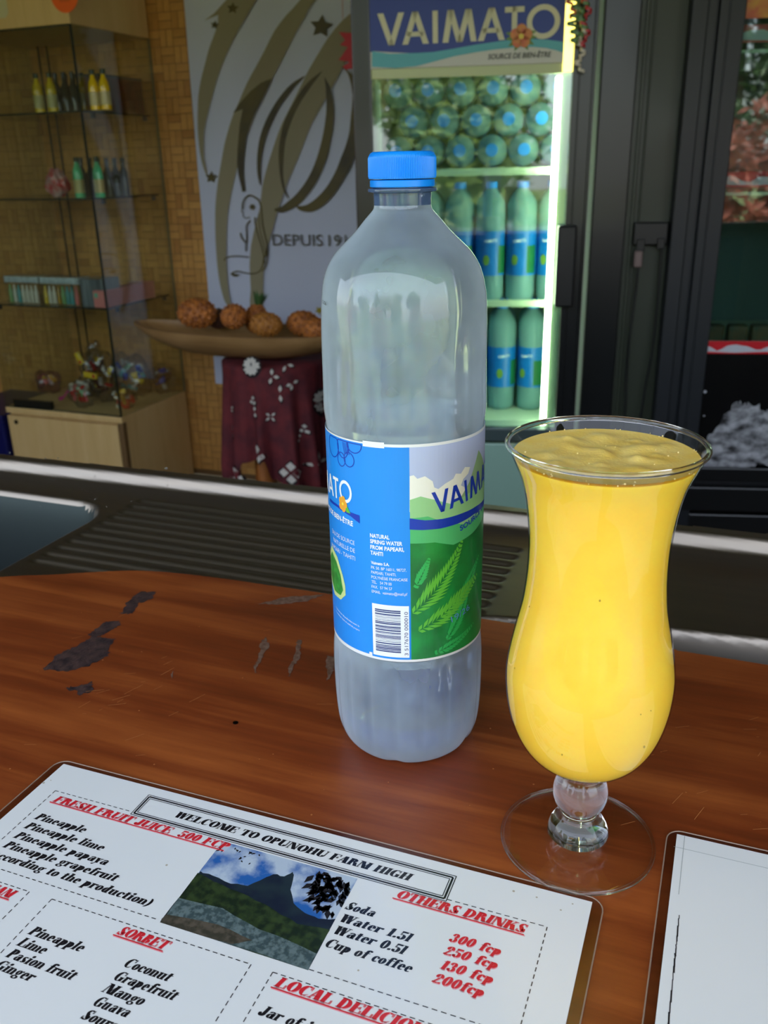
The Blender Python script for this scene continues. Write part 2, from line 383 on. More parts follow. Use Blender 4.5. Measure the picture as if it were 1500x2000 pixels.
# ------------------------------------------------------------------ materials
def wood_mat(name, c1, c2, c3, scale, rough=.3, coat=.5, axis=(1.2, 16, 16), bump=.12):
    m = bpy.data.materials.new(name); m.use_nodes = True; nt = m.node_tree; b = nt.nodes['Principled BSDF']; L = nt.links
    tc = nt.nodes.new('ShaderNodeTexCoord'); mp = nt.nodes.new('ShaderNodeMapping'); mp.inputs['Scale'].default_value = [a*scale for a in axis]
    n1 = nt.nodes.new('ShaderNodeTexNoise'); n1.inputs['Scale'].default_value = 1; n1.inputs['Detail'].default_value = 8; n1.inputs['Roughness'].default_value = .6; n1.inputs['Distortion'].default_value = .6
    mp2 = nt.nodes.new('ShaderNodeMapping'); mp2.inputs['Scale'].default_value = [a*scale*k for a, k in zip(axis, (8, 9, 9))]
    n2 = nt.nodes.new('ShaderNodeTexNoise'); n2.inputs['Scale'].default_value = 1; n2.inputs['Detail'].default_value = 4
    mp3 = nt.nodes.new('ShaderNodeMapping'); mp3.inputs['Scale'].default_value = [a*scale*k for a, k in zip(axis, (2.2, .3, .3))]
    n3 = nt.nodes.new('ShaderNodeTexNoise'); n3.inputs['Scale'].default_value = 1; n3.inputs['Detail'].default_value = 3
    L.new(tc.outputs['Object'], mp.inputs[0]); L.new(mp.outputs[0], n1.inputs[0])
    L.new(tc.outputs['Object'], mp2.inputs[0]); L.new(mp2.outputs[0], n2.inputs[0])
    L.new(tc.outputs['Object'], mp3.inputs[0]); L.new(mp3.outputs[0], n3.inputs[0])
    r = nt.nodes.new('ShaderNodeValToRGB'); r.color_ramp.elements[0].position = .3; r.color_ramp.elements[1].position = .72
    r.color_ramp.elements[0].color = c1; r.color_ramp.elements[1].color = c3; e = r.color_ramp.elements.new(.5); e.color = c2
    a1 = nt.nodes.new('ShaderNodeMath'); a1.operation = 'MULTIPLY_ADD'; a1.inputs[1].default_value = .35
    a0 = nt.nodes.new('ShaderNodeMath'); a0.operation = 'MULTIPLY_ADD'; a0.inputs[1].default_value = .55; a0.inputs[2].default_value = .02
    mu = nt.nodes.new('ShaderNodeMath'); mu.operation = 'MULTIPLY_ADD'; mu.inputs[1].default_value = .12
    L.new(n1.outputs[0], a0.inputs[0]); L.new(n3.outputs[0], a1.inputs[0]); L.new(a0.outputs[0], a1.inputs[2])
    L.new(n2.outputs[0], mu.inputs[0]); L.new(a1.outputs[0], mu.inputs[2])
    L.new(mu.outputs[0], r.inputs[0]); L.new(r.outputs[0], b.inputs['Base Color'])
    rr = nt.nodes.new('ShaderNodeMapRange'); rr.inputs[3].default_value = rough-.08; rr.inputs[4].default_value = rough+.14
    L.new(n3.outputs[0], rr.inputs[0]); L.new(rr.outputs[0], b.inputs['Roughness'])
    bp = nt.nodes.new('ShaderNodeBump'); bp.inputs['Strength'].default_value = bump; bp.inputs['Distance'].default_value = .001
    L.new(n2.outputs[0], bp.inputs['Height']); L.new(bp.outputs[0], b.inputs['Normal'])
    b.inputs['Coat Weight'].default_value = coat; b.inputs['Coat Roughness'].default_value = .22
    return m
M_BAR = wood_mat('varnished_bar_wood', srgb(78,32,14), srgb(126,56,22), srgb(178,96,42), 2.4, rough=.38, coat=.35)
M_BEIGE = wood_mat('beige_laminate', srgb(204,166,104), srgb(216,180,116), srgb(224,190,130), 2, rough=.5, coat=.0, axis=(12, 12, 1.2), bump=.02)
M_BOATW = wood_mat('carved_bowl_wood', srgb(120,86,48), srgb(150,112,66), srgb(172,132,84), 3, rough=.5, coat=.1)
M_STAND = wood_mat('stand_wood', srgb(120,66,24), srgb(160,94,36), srgb(190,120,54), 4, rough=.5, coat=.1, axis=(12, 12, 1.5))
M_STEEL = mat('brushed_steel', srgb(148,138,126), rough=.40, metal=1, noise=((3, 120, 120), .35, srgb(128,124,120)), bump=(260, .06, .0006))
M_DARK = mat('black_frame', srgb(20,21,22), rough=.3, coat=.1)
M_BODYG = mat('dark_olive_panel', srgb(46,52,38), rough=.45, coat=.1)
M_FLOOR = mat('floor_tile', srgb(96,84,70), rough=.5, noise=((4,4,4), .6, srgb(96,84,70)))
M_CEIL = mat('ceiling_paint', srgb(104,94,74), rough=.8)
M_WALLS = mat('wall_paint', srgb(116,100,72), rough=.8)
M_TRIM = mat('baseboard_paint', srgb(214,206,170), rough=.5)
M_PAPER = mat('laminated_paper', srgb(238,240,238), rough=.4, coat=.5, noise=((14, 14, 14), .35, srgb(230,235,234)))
M_INK = mat('black_ink', srgb(26,24,30), rough=.4, coat=.5)
M_RINK = mat('red_ink', srgb(222,40,52), rough=.4, coat=.5)
M_PINK = mat('pink_ghost_ink', srgb(238,170,176), rough=.4, coat=.5)
M_WINDOW = thin_glass('case_glass', (.93, .97, .93, 1), 0.0, 1.52, 1.9)
M_DOORG = thin_glass('fridge_door_glass', (.80, .92, .90, 1), 0.02, 1.55, 2.0)
M_WINE = thin_glass('drinking_glass', (1, 1, 1, 1), 0.0, 1.5, 1.0)
M_FILM = thin_glass('plastic_film', (.86, .84, .86, 1), 0.12, 1.5, 1.1)
M_GLASS = mat('solid_glass', (1, 1, 1, 1), rough=0, trans=1, ior=1.48)
M_WHITE = mat('white_plastic', srgb(222,226,220), rough=.4)
M_BLACK = mat('black_plastic', srgb(20,20,22), rough=.35)

# ------------------------------------------------------------------ the setting
FZ = -0.95
def struct(name, mb, m, parent=None, **k):
    o = mb.build(name, m, parent, **k)
    if not parent: o['kind'] = 'structure'
    return o
struct('floor', MB().box(-3.6, 2.4, .1, 3.1, FZ-.05, FZ), M_FLOOR)
struct('ceiling', MB().box(-3.6, 2.4, -.62, 3.1, 1.32, 1.37), M_CEIL)
struct('wall_left', MB().box(-3.6, -3.55, .1, 3.1, FZ, 1.32), M_WALLS)
struct('wall_right', MB().box(2.35, 2.4, .1, 3.1, FZ, 1.32), M_WALLS)
wall = struct('wall_back', MB().box(-3.6, 2.4, 3.004, 3.1, FZ, 1.32), mat('bamboo_backing', srgb(110,78,40), rough=.6))
struct('baseboard_back', MB().box(-3.55, 2.35, 2.99, 3.004, FZ, -.885), M_TRIM, bevel=.003)
struct('wall_front', MB().box(-3.55, 2.35, .04, .12, FZ, -.0107), M_WALLS)
g = MB(); g.box(-40, 40, -40, .04, FZ-.15, FZ-.06)
struct('ground', g, mat('grass_ground', srgb(96,120,50), rough=.9, noise=((2,2,2), .8, srgb(136,130,84))))

# woven bamboo wall cladding: pairs of short strips, turned in alternate cells
m = bpy.data.materials.new('bamboo_strip'); m.use_nodes = True; nt = m.node_tree; b = nt.nodes['Principled BSDF']
oi = nt.nodes.new('ShaderNodeObjectInfo'); gm = nt.nodes.new('ShaderNodeNewGeometry'); ad = nt.nodes.new('ShaderNodeMath'); ad.operation = 'ADD'
fr = nt.nodes.new('ShaderNodeMath'); fr.operation = 'FRACT'; rp = nt.nodes.new('ShaderNodeValToRGB')
rp.color_ramp.elements[0].color = srgb(186,128,62); rp.color_ramp.elements[1].color = srgb(222,164,86)
e = rp.color_ramp.elements.new(.12); e.color = srgb(204,146,74)
tcn = nt.nodes.new('ShaderNodeTexCoord'); nz = nt.nodes.new('ShaderNodeTexNoise'); nz.inputs['Scale'].default_value = 40; mxx = nt.nodes.new('ShaderNodeMix'); mxx.data_type = 'RGBA'; mxx.blend_type = 'MULTIPLY'; mxx.inputs[0].default_value = .3
nt.links.new(oi.outputs['Random'], ad.inputs[0]); nt.links.new(gm.outputs['Random Per Island'], ad.inputs[1]); nt.links.new(ad.outputs[0], fr.inputs[0])
nt.links.new(fr.outputs[0], rp.inputs[0]); nt.links.new(rp.outputs[0], mxx.inputs[6]); nt.links.new(tcn.outputs['Object'], nz.inputs[0]); nt.links.new(nz.outputs[0], mxx.inputs[7])
nt.links.new(mxx.outputs[2], b.inputs['Base Color']); b.inputs['Roughness'].default_value = .45
M_BAMB = m
cell = .054; rest = MB(); single = []
hm = MB().box(-.0265, .0265, -.0035, 0, -.0125, .0125).build('bamboo_strip', M_BAMB, wall, bevel=.0012)
vm = MB().box(-.0125, .0125, -.0035, 0, -.0265, .0265).build('bamboo_strip', M_BAMB, wall, bevel=.0012)
for i in range(-57, 6):
    for j in range(-17, 19):
        cx, cz = (i+.5)*cell, (j+.5)*cell
        if cz < -.88 or cz > 1.3 or cx > .3 or cx < -3.1: continue
        for k in (-1, 1):
            near = (-2.02 < cx < -1.86 and cz < .95) or (-1.9 < cx < -1.58 and cz < -.4) or (-2.5 < cx < -2.02 and -.1 < cz < .2)
            hor = (i+j) % 2
            p = (cx, 3.004, cz+k*.0135) if hor else (cx+k*.0135, 3.004, cz)
            if near and len(single) < 296:
                o = (hm if hor else vm).copy(); o.location = p; COL.objects.link(o); single.append(o)
            else:
                a, c = (.0265, .0125) if hor else (.0125, .0265)
                rest.box(p[0]-a, p[0]+a, 3.0005, 3.004, p[2]-c, p[2]+c)
hm.location = (-3.2, 3.004, .9); vm.location = (-3.24, 3.004, .9)
o = rest.build('bamboo_weave', M_BAMB, wall, fix=False); o['kind'] = 'stuff'

# ------------------------------------------------------------------ steel sink counter
SZ = -.012
GY = [.7044-.0155*k for k in range(11)]
def yf(x):
    P = [(-2, -1), (-.24, -1), (-.235, .56), (-.15, .578), (-.02, .604), (.05, .611), (.8, .64)]
    for a, c in zip(P, P[1:]):
        if x <= c[0]: return a[1]+(c[1]-a[1])*(x-a[0])/(c[0]-a[0])
    return .64
def sdf_bowl(x, y):                       # rounded rectangle, negative inside
    cx, cy, hx, hy, r = -.80, .535, .236, .149, .045
    qx, qy = abs(x-cx)-hx+r, abs(y-cy)-hy+r
    return sqrt(max(qx, 0)**2+max(qy, 0)**2)+min(max(qx, qy), 0)-r
def steel_h(x, y):
    z = SZ
    yb = .748+.03*(x+.3)
    if y > yb: z += min(.0135, (y-yb)*1.9)
    d = sdf_bowl(x, y)
    if d < .004:
        t = min(1, max(0, (.004-d)/.034)); z -= .15*(t*t*(3-2*t))
    if -.57 < x < -.135 and y < .72:
        for gy in GY:
            dx = max(-.551+.005-x, 0, x-(-.151-.005)); dd = sqrt(dx*dx+(y-gy)**2)
            if dd < .0062: z -= .0032*(.5+.5*cos(pi*min(1, dd/.0062)))
    f = yf(x)
    if y < f: z -= min(.05, (f-y)*3.2)
    return z
xs = []; x = -1.06
while x < .9:
    xs.append(x); x += .0022 if (-.58 < x < -.53 or -.17 < x < -.13) else (.006 if x > -.6 and x < -.17 else .005)
ys = [.37]
while ys[-1] < .79: ys.append(ys[-1]+(.0019 if .53 < ys[-1] else .004))
V = [Vector((x, y, steel_h(x, y))) for y in ys for x in xs]; NX = len(xs)
sinkc = thing('sink_counter', 'brushed steel sink counter with grooved drainboard behind the wooden bar top', 'sink', (-.4, .78, FZ))
def sub_steel(name, test):
    mb = MB(); idx = {}
    for j in range(len(ys)-1):
        for i in range(NX-1):
            if test((xs[i]+xs[i+1])/2, (ys[j]+ys[j+1])/2):
                q = []
                for k in (j*NX+i, j*NX+i+1, (j+1)*NX+i+1, (j+1)*NX+i):
                    if k not in idx: idx[k] = len(mb.v); mb.v.append(V[k]-sinkc.location)
                    q.append(idx[k])
                mb.f.append(tuple(q))
    return mb.build(name, M_STEEL, sinkc, smooth=True, fix=False, angle=80)
isb = lambda x, y: sdf_bowl(x, y) < 0
isd = lambda x, y: -.56 < x < -.14 and GY[-1]-.008 < y < .713
ist = lambda x, y: y > .744+.03*(x+.3) and y < .748+.03*(x+.3)+.0195
sub_steel('sink_bowl', isb).data.materials[0] = mat('shaded_satin_steel', srgb(70,78,78), rough=.5, metal=1); sub_steel('drainboard', lambda x, y: isd(x, y) and not isb(x, y))  # satin bowl: its shade is put into a darker steel colour
sub_steel('raised_rim', lambda x, y: ist(x, y) and not isb(x, y) and not isd(x, y))
sub_steel('worktop', lambda x, y: not (isb(x, y) or isd(x, y) or ist(x, y)) and y < .76+.03*(x+.3))
MB().box(-.66, 1.3, -.022, -.014, 0, .925).build('back_panel', M_DARK, sinkc)
# water drops on the far wall of the bowl and the rim
drops = MB()
rnd = random.Random(3)
for k in range(70):
    x = rnd.uniform(-.82, -.53); y = rnd.choice((rnd.uniform(.66, .683), rnd.uniform(.69, .775)))
    r = rnd.uniform(.0006, .0015); drops.ellipsoid((x-sinkc.location.x, y-sinkc.location.y, steel_h(x, y)-FZ), (r, r, r*.7), 8, 5)
o = drops.build('water_drops', M_GLASS, sinkc, smooth=True, fix=False); o['kind'] = 'stuff'

# ------------------------------------------------------------------ wooden bar top
edge = [(-.62, .41), (-.575, .455), (-.5309, .494), (-.4915, .5125), (-.4531, .5322), (-.4214, .5436), (-.3735, .5497), (-.3154, .5518), (-.2624, .5531), (-.1435, .553), (-.0149, .5524), (.0451, .5524), (.9, .5535)]
edge = smoothp(edge, 6, closed=False)
bar = MB().prism([(.9, .02), ] + list(reversed(edge)) + [(-.62, .395), (-1.3, .39), (-1.3, .02)], -.0103, 0).build('bar_top', M_BAR, bevel=.0012)
tag(bar, 'varnished reddish brown wooden bar top carrying the bottle, glass and menus', 'counter')
def flat_at(z): return lambda x, y: Vector((x, y, z))
def px_poly(pts, z=0): return [tuple(on_z(u, v, z)[:2]) for u, v in pts]
M_STAIN = mat('worn_black_varnish', srgb(46,36,40), rough=.42, coat=.3, noise=((160, 160, 160), .8, srgb(88,66,62)), bump=(400, .5, .001))
M_STAIN2 = mat('bare_grey_wood', srgb(128,100,84), rough=.6, noise=((300, 300, 300), .9, srgb(92,60,40)))
stains = [
 ([(225,1248),(180,1243),(150,1262),(110,1280),(84,1308),(130,1312),(175,1300),(212,1280),(216,1260)], 0, .0012),
 ([(172,1240),(205,1215),(232,1212),(234,1222),(205,1238),(185,1246)], 0, .0012),
 ([(236,1200),(246,1180),(272,1156),(303,1157),(296,1170),(272,1178),(262,1198)], 0, .0014),
 ([(130,1344),(160,1338),(180,1332),(178,1350),(160,1358)], 0, .0015),
 ([(505,1180),(560,1166),(636,1161),(600,1174),(540,1182)], 1, .001),
 ([(509,1252),(520,1246),(526,1262),(512,1286),(498,1315),(496,1306),(506,1280)], 1, .001),
 ([(580,1252),(588,1250),(586,1285),(575,1300),(565,1322),(562,1312),(574,1284)], 1, .001),
 ([(641,1280),(655,1285),(652,1310),(640,1330),(636,1300)], 1, .001),
 ([(333,1318),(339,1312),(336,1326)], 1, .0006)]
for k, (pts, kk, am) in enumerate(stains):
    o = print_obj('worn_patch', [jag(px_poly(pts), am*.95, k, 9)], flat_at(.00012+.00002*k), M_STAIN2 if kk else M_STAIN, bar, label=['blackened worn patch', 'pale bare scratch'][kk])
# fine pale scratches and specks
rnd = random.Random(11); q = []
for k in range(46):
    u, v = rnd.choice(((rnd.uniform(20, 640), rnd.uniform(1180, 1480)), (rnd.uniform(120, 330), rnd.uniform(1290, 1400)), (rnd.uniform(1200, 1500), rnd.uniform(1400, 1700))))
    p = on_z(u, v, 0); a = rnd.uniform(.3, 1.4); l = rnd.uniform(.001, .012)
    q += stroke([(p.x, p.y), (p.x+l*cos(a), p.y+l*sin(a))], .0003)
for k in range(40):
    p = on_z(rnd.uniform(0, 1500), rnd.uniform(1180, 1640), 0)
    if p.y < .54: q.append(circle(p.x, p.y, rnd.uniform(.0002, .0006), n=6))
o = print_obj('scratches', q, flat_at(.00035), mat('pale_scratch', srgb(190,120,66), rough=.6), bar); o['kind'] = 'stuff'
p = on_z(460, 1412, 0)
MB().lathe([(.0, -.001), (.0016, -.001), (.0016, .0004), (.0009, .0006), (.0, .0006)], 12, (p.x, p.y, 0)).build('screw_head', mat('screw', srgb(60,50,46), rough=.3, metal=1), bar, smooth=True)

# ------------------------------------------------------------------ laminated menu
def laminate(name, label, x0, x1, y0, y1, px0, px1, py0, py1):
    t = thing(name, label, 'menu', (x0, y0, 0))
    r = .007; pts = []
    for cx, cy, a in ((x1-r, y1-r, 0), (x0+r, y1-r, 90), (x0+r, y0+r, 180), (x1-r, y0+r, 270)):
        pts += [(cx+r*cos(radians(a+k*15)), cy+r*sin(radians(a+k*15))) for k in range(7)]
    lo = Vector((x0, y0, 0))
    MB().prism([(p[0]-x0, p[1]-y0) for p in pts], .0004, .0010).build('laminate_film', M_FILM, t)
    sh = MB().box(px0-x0, px1-x0, py0-y0, py1-y0, .00105, .00125).build('paper_sheet', M_PAPER, t)
    # welded pale bead round the film edge
    MB().tube([(p[0]-x0, p[1]-y0, .0009) for p in pts+pts[:1]], .00032, 6).build('film_edge', mat('film_edge', srgb(150,128,110), rough=.3), t, smooth=True)
    return t, sh
menu, sheet = laminate('laminated_menu', 'large laminated white drinks menu in black and red with a mountain photo', -.3212, -.0242, .099, .3157, -.3162, -.0292, .1040, .3126)
def mz(z): return lambda x, y: Vector((x+.3212, y-.099, z))
BLK = []; RED = []; GHO = []; BLK2 = []; RED2 = []
def T(s, x, y, x1=None, cap=.0046, L=BLK):
    w_ = None if x1 is None else x1-x; L += fat(s, x, y, w_, cap); L2 = RED2 if L is RED else BLK2; L2 += fat(s, x, y, w_, cap, .32, (.06, .014))
def dash(x0, y0, x1, y1):
    d = sqrt((x1-x0)**2+(y1-y0)**2); n = int(d/.0036)
    for k in range(n):
        a = k/n; c = a+.6/n
        BLK.extend(stroke([(x0+(x1-x0)*a, y0+(y1-y0)*a), (x0+(x1-x0)*c, y0+(y1-y0)*c)], .00042))
T('Pineapple', -.3008, .2713, -.2708); T('Pineapple lime', -.3010, .2642, -.2545); T('Pineapple papaya', -.3010, .2570, -.2465)
T('Pineapple grapefruit', -.3012, .2500, -.2362); T('(according to the production)', -.3050, .2430, -.2125)
T('FRESH FRUIT JUICE  500 FCP', -.3010, .2853, -.1985, .0046, RED)
RED += stroke([(-.3018, .2845), (-.1985, .2845)], .0006); 
T('WELCOME TO OPUNOHU FARM HIGH', -.2352, .2966, -.1095, .0044)
for a, wdt in ((0, .0009), (.0012, .0004), (-.0012, .0004)):
    BLK += stroke([(-.2552-a, .3054+a), (-.0908+a, .3054+a)], wdt)+stroke([(-.2552-a, .2921-a), (-.0908+a, .2921-a)], wdt)
    BLK += stroke([(-.2552-a, .2921-a), (-.2552-a, .3054+a)], wdt)+stroke([(-.0908+a, .2921-a), (-.0908+a, .3054+a)], wdt)
T('OTHERS DRINKS', -.1118, .2855, -.0540, .0048, RED); RED += stroke([(-.1125, .2846), (-.0533, .2846)], .0006)
T('Soda', -.1305, .2716, -.1170); T('Water 1.5l', -.1303, .2644, -.0980); T('Water 0.5l', -.1302, .2576, -.0980); T('Cup of coffee', -.1305, .2502, -.0925)
T('300 fcp', -.0825, .2707, -.0608, .0046, RED); T('250 fcp', -.0827, .2637, -.0604, .0046, RED); T('130 fcp', -.0821, .2564, -.0604, .0046, RED); T('200fcp', -.0829, .2493, -.0622, .0046, RED)
T('LOCAL DELICIOUSNESS', -.1410, .2258, -.0560, .0048, RED); RED += stroke([(-.1417, .2249), (-.0540, .2249)], .0006)
T('Jar of jam', -.1410, .2122, -.1110)
T('SORBET', -.2167, .2256, -.1927, .0046, RED); RED += stroke([(-.2172, .2247), (-.1922, .2247)], .0006)
T('Pineapple', -.2524, .2124, -.2250); T('Lime', -.2527, .2060, -.2390); T('Pasion fruit', -.2528, .1997, -.2192); T('Ginger', -.2535, .1935, -.2345)
T('Coconut', -.2038, .2127, -.1822); T('Grapefruit', -.2038, .2060, -.1752); T('Mango', -.2042, .1997, -.1858); T('Guava', -.2040, .1934, -.1880); T('Soursop', -.2045, .1870, -.1830)
T('ICE CREAM', -.3080, .2256, -.2745, .0046, RED); RED += stroke([(-.3085, .2247), (-.2736, .2247)], .0006)
dash(-.3050, .2926, -.2570, .2926); dash(-.3050, .2926, -.3050, .2382); dash(-.3050, .2382, -.2035, .2382)
dash(-.0895, .2921, -.0450, .2921); dash(-.0450, .2921, -.0450, .2377); dash(-.1310, .2377, -.0450, .2377)
dash(-.2556, .2317, -.1543, .2317); dash(-.1543, .2317, -.1543, .13); dash(-.2556, .2317, -.2556, .13)
dash(-.3080, .2317, -.2682, .2317); dash(-.2682, .2317, -.2682, .13); dash(-.1442, .2314, -.0450, .2314); dash(-.1442, .2314, -.1442, .13)
for r_ in [p for p in RED if len(p) > 0]: GHO.append([(x+.0005, y-.0004) for x, y in r_])
print_obj('pink_halo', GHO, mz(.00129), M_PINK, sheet)
print_obj('black_lettering', BLK2, mz(.00133), M_INK, sheet); print_obj('red_lettering', RED2, mz(.00134), M_RINK, sheet)
print_obj('black_lettering', BLK, mz(.00136), M_INK, sheet); print_obj('red_lettering', RED, mz(.00138), M_RINK, sheet)
# the printed landscape photo
PX0, PX1, PY0, PY1 = -.2022, -.1315, .2376, .2899
def pf(u, v): return (PX0+(PX1-PX0)*u, PY1-(PY1-PY0)*v)
def nm(name, c1, c2, sc, lo=.4, hi=.6, rough=.4, det=5):
    m = mat(name, c1, rough=rough, coat=.5, noise=((sc, sc, sc), 1, c2))
    for n in m.node_tree.nodes:
        if n.type == 'MAP_RANGE': n.inputs[1].default_value = lo; n.inputs[2].default_value = hi
        if n.type == 'TEX_NOISE': n.inputs['Detail'].default_value = det
    return m
ph = print_obj('landscape_photo', [[pf(0,0), pf(0,1), pf(1,1), pf(1,0)][::-1]], mz(.00128), nm('photo_sky', srgb(40,100,175), srgb(190,205,220), 60, .42, .58), sheet, label='printed photo of a mountain under a cloudy sky')
def lay(name, pts, z, m, am=0, sd=0): 
    P = [pf(*p) for p in pts]
    return print_obj(name, [jag(P, am, sd, 3) if am else P], mz(z), m, sheet)
lay('photo_hills', [(0,.40),(.1,.40),(.25,.43),(.36,.40),(.44,.26),(.47,.2),(.54,.20),(.58,.13),(.60,.16),(.635,.32),(.70,.44),(.8,.50),(.9,.52),(1,.48),(1,1),(0,1)], .00130, nm('photo_mountain', srgb(22,32,52), srgb(34,50,58), 90), .0004, 2)
lay('photo_forest', [(0,.42),(.2,.47),(.4,.50),(.6,.56),(.8,.62),(1,.60),(1,1),(0,1)], .00131, nm('photo_forest', srgb(24,40,26), srgb(52,70,38), 260), .0005, 3)
lay('photo_field', [(0,.72),(.3,.70),(.6,.78),(1,.84),(1,1),(0,1)], .00132, nm('photo_field', srgb(62,80,82), srgb(104,122,122), 400), .0004, 4)
lay('photo_field_edge', [(0,.92),(.35,.86),(.6,.9),(.5,1),(0,1)], .00133, nm('photo_ground', srgb(62,60,50), srgb(92,84,72), 300), .0004, 5)
rnd = random.Random(5); lf = []
for k in range(110):
    u, v = (rnd.uniform(.72, 1), rnd.uniform(.0, .42)) if k % 5 else (rnd.uniform(0, .3), rnd.uniform(0, .16))
    if k % 5 and u+(.42-v)*.4 < .84: continue
    x, y = pf(min(u, .96), max(.03, v)); a = rnd.uniform(-2.6, -.4); s_ = rnd.uniform(.003, .0068); s_ = min(s_, .0017) if k % 5 == 0 else s_
    lf.append([(x, y), (x+s_*.5*cos(a+.5), y+s_*.5*sin(a+.5)), (min(x+s_*cos(a), PX1), min(y+s_*sin(a), PY1)), (x+s_*.5*cos(a-.5), y+s_*.5*sin(a-.5))])
lf = [[(min(max(a, PX0), PX1), min(max(c, PY0), PY1)) for a, c in p] for p in lf]
print_obj('photo_leaves', lf, mz(.00134), mat('photo_leaves', srgb(30,26,30), rough=.4, coat=.5), sheet)
spk_ = None; spk = [circle(p[0], p[1], rnd.uniform(.0003, .0008), n=7) for p in [tuple(on_z(*q, 0)[:2]) for q in ((86,1533),(100,1528),(1003,1745),(1048,1757),(1118,1770),(1095,1782),(326,1694),(700,1900))]]
for q_ in spk: print_obj('grime_speck', [q_], mz(.00134), mat('grime', srgb(186,178,158), rough=.5), sheet)

menu2, sheet2 = laminate('laminated_menu', 'laminated sheet lying blank side up at the right edge, beside the glass', -.0022, .2975, .157, .3722, .0022, .293, .160, .3693)
def mz2(z): return lambda x, y: Vector((x+.0022, y-.157, z))
print_obj('ruled_line', stroke([(.0058, .3690), (.0058, .33)], .0003)+stroke([(.0014, .3600), (.29, .3604)], .0003), mz2(.0013), mat('faint_grey', srgb(176,182,180), rough=.4), sheet2)
rnd = random.Random(8); q = []; y = .318
while y > .165:
    l = rnd.uniform(.001, .006); q += stroke([(.0068+rnd.uniform(-.0001, .0001), y), (.0070, y-l)], rnd.uniform(.0003, .0008)); y -= l*.92
print_obj('ruled_line', q, mz2(.0013), M_INK, sheet2, label='broken black line')
for mm, nm_ in ((menu, 0), (menu2, 1)): mm.location.z = 0.0

# ------------------------------------------------------------------ water bottle
BX, BY = -.1495, .409
def fog_plastic(name, col, haze, rough, edge=.35):
    """condensation-fogged clear plastic: milky film over a slightly blurred see-through wall, thicker looking at grazing angles"""
    m = bpy.data.materials.new(name); m.use_nodes = True; nt = m.node_tree; nt.nodes.clear(); L = nt.links; N = nt.nodes.new
    o = N('ShaderNodeOutputMaterial'); d = N('ShaderNodeBsdfDiffuse'); d.inputs[0].default_value = col
    tl = N('ShaderNodeBsdfTranslucent'); tl.inputs[0].default_value = col
    m1 = N('ShaderNodeMixShader'); m1.inputs[0].default_value = .38; L.new(d.outputs[0], m1.inputs[1]); L.new(tl.outputs[0], m1.inputs[2])
    rf = N('ShaderNodeBsdfRefraction'); rf.inputs['Roughness'].default_value = rough; rf.inputs['IOR'].default_value = 1.06; rf.inputs[0].default_value = (.94, .98, 1, 1)
    lw = N('ShaderNodeLayerWeight'); lw.inputs[0].default_value = edge
    tc = N('ShaderNodeTexCoord'); nz = N('ShaderNodeTexNoise'); nz.inputs['Scale'].default_value = 28; nz.inputs['Detail'].default_value = 3; L.new(tc.outputs['Object'], nz.inputs[0])
    mr = N('ShaderNodeMapRange'); mr.inputs[1].default_value = .35; mr.inputs[2].default_value = .65; mr.inputs[3].default_value = haze-.06; mr.inputs[4].default_value = haze+.08; L.new(nz.outputs[0], mr.inputs[0])
    a = N('ShaderNodeMath'); a.operation = 'MULTIPLY_ADD'; a.use_clamp = True; a.inputs[1].default_value = 1.15; pw = N('ShaderNodeMath'); pw.operation = 'POWER'; pw.inputs[1].default_value = 1.5; L.new(lw.outputs['Facing'], pw.inputs[0]); L.new(pw.outputs[0], a.inputs[0]); L.new(mr.outputs[0], a.inputs[2])
    m2 = N('ShaderNodeMixShader'); L.new(a.outputs[0], m2.inputs[0]); L.new(rf.outputs[0], m2.inputs[1]); L.new(m1.outputs[0], m2.inputs[2])
    gl = N('ShaderNodeBsdfGlossy'); gl.inputs['Roughness'].default_value = .04; f = N('ShaderNodeFresnel'); f.inputs[0].default_value = 1.62
    m3 = N('ShaderNodeMixShader'); L.new(f.outputs[0], m3.inputs[0]); L.new(m2.outputs[0], m3.inputs[1]); L.new(gl.outputs[0], m3.inputs[2]); L.new(m3.outputs[0], o.inputs[0])
    return m
M_PET = fog_plastic('fogged_plastic', (.72, .88, 1, 1), .27, .22)
M_PETN = fog_plastic('bottle_neck_plastic', (.13, .22, .42, 1), .45, .3)
M_CAP = mat('blue_cap_plastic', srgb(8,140,246), rough=.4)
bottle = thing('water_bottle', 'large fogged clear plastic bottle of spring water with blue cap standing on the bar', 'bottle', (BX, BY, 0))
prof = [(.0, .006), (.012, .005), (.024, .0015), (.029, .0), (.0335, .0012), (.0368, .005), (.0389, .0105), (.0401, .0175), (.0408, .028), (.0411, .040), (.0411, .053), (.0406, .0625), (.0399, .0675), (.0396, .072), (.0396, .178), (.0397, .1835), (.0402, .188), (.0407, .193), (.0406, .199), (.0403, .212), (.0402, .232), (.0397, .243), (.0388, .2505), (.0372, .257), (.0348, .2622), (.0315, .2668), (.0270, .2712), (.0222, .2758), (.0178, .2808), (.0150, .2838), (.0136, .2855), (.0132, .2872)]
pp = smoothp(prof, 3, closed=False)
def flute(r, z, a):
    if z < .066: 
        k = min(1, max(0, (z-.006)/.02))*min(1, max(0, (.0655-z)/.006)); k2 = max(0, 1-z/.012)
        return r*(1-.020*k*max(0, cos(18*a))**3 - .05*k2*(r/.04)*max(0, cos(5*a+.9))**6)
    if .186 < z < .25:
        k = min(1, (z-.186)/.006)*min(1, max(0, (.222-z)/.01)); return r*(1-.014*k*max(0, cos(16*a))**4 - .004*sin(3*a+z*90)*min(1, (z-.186)/.03))
    return r
body = MB().lathe(pp, 144, rf=flute).build('bottle_body', M_PET, bottle, smooth=True, angle=80)
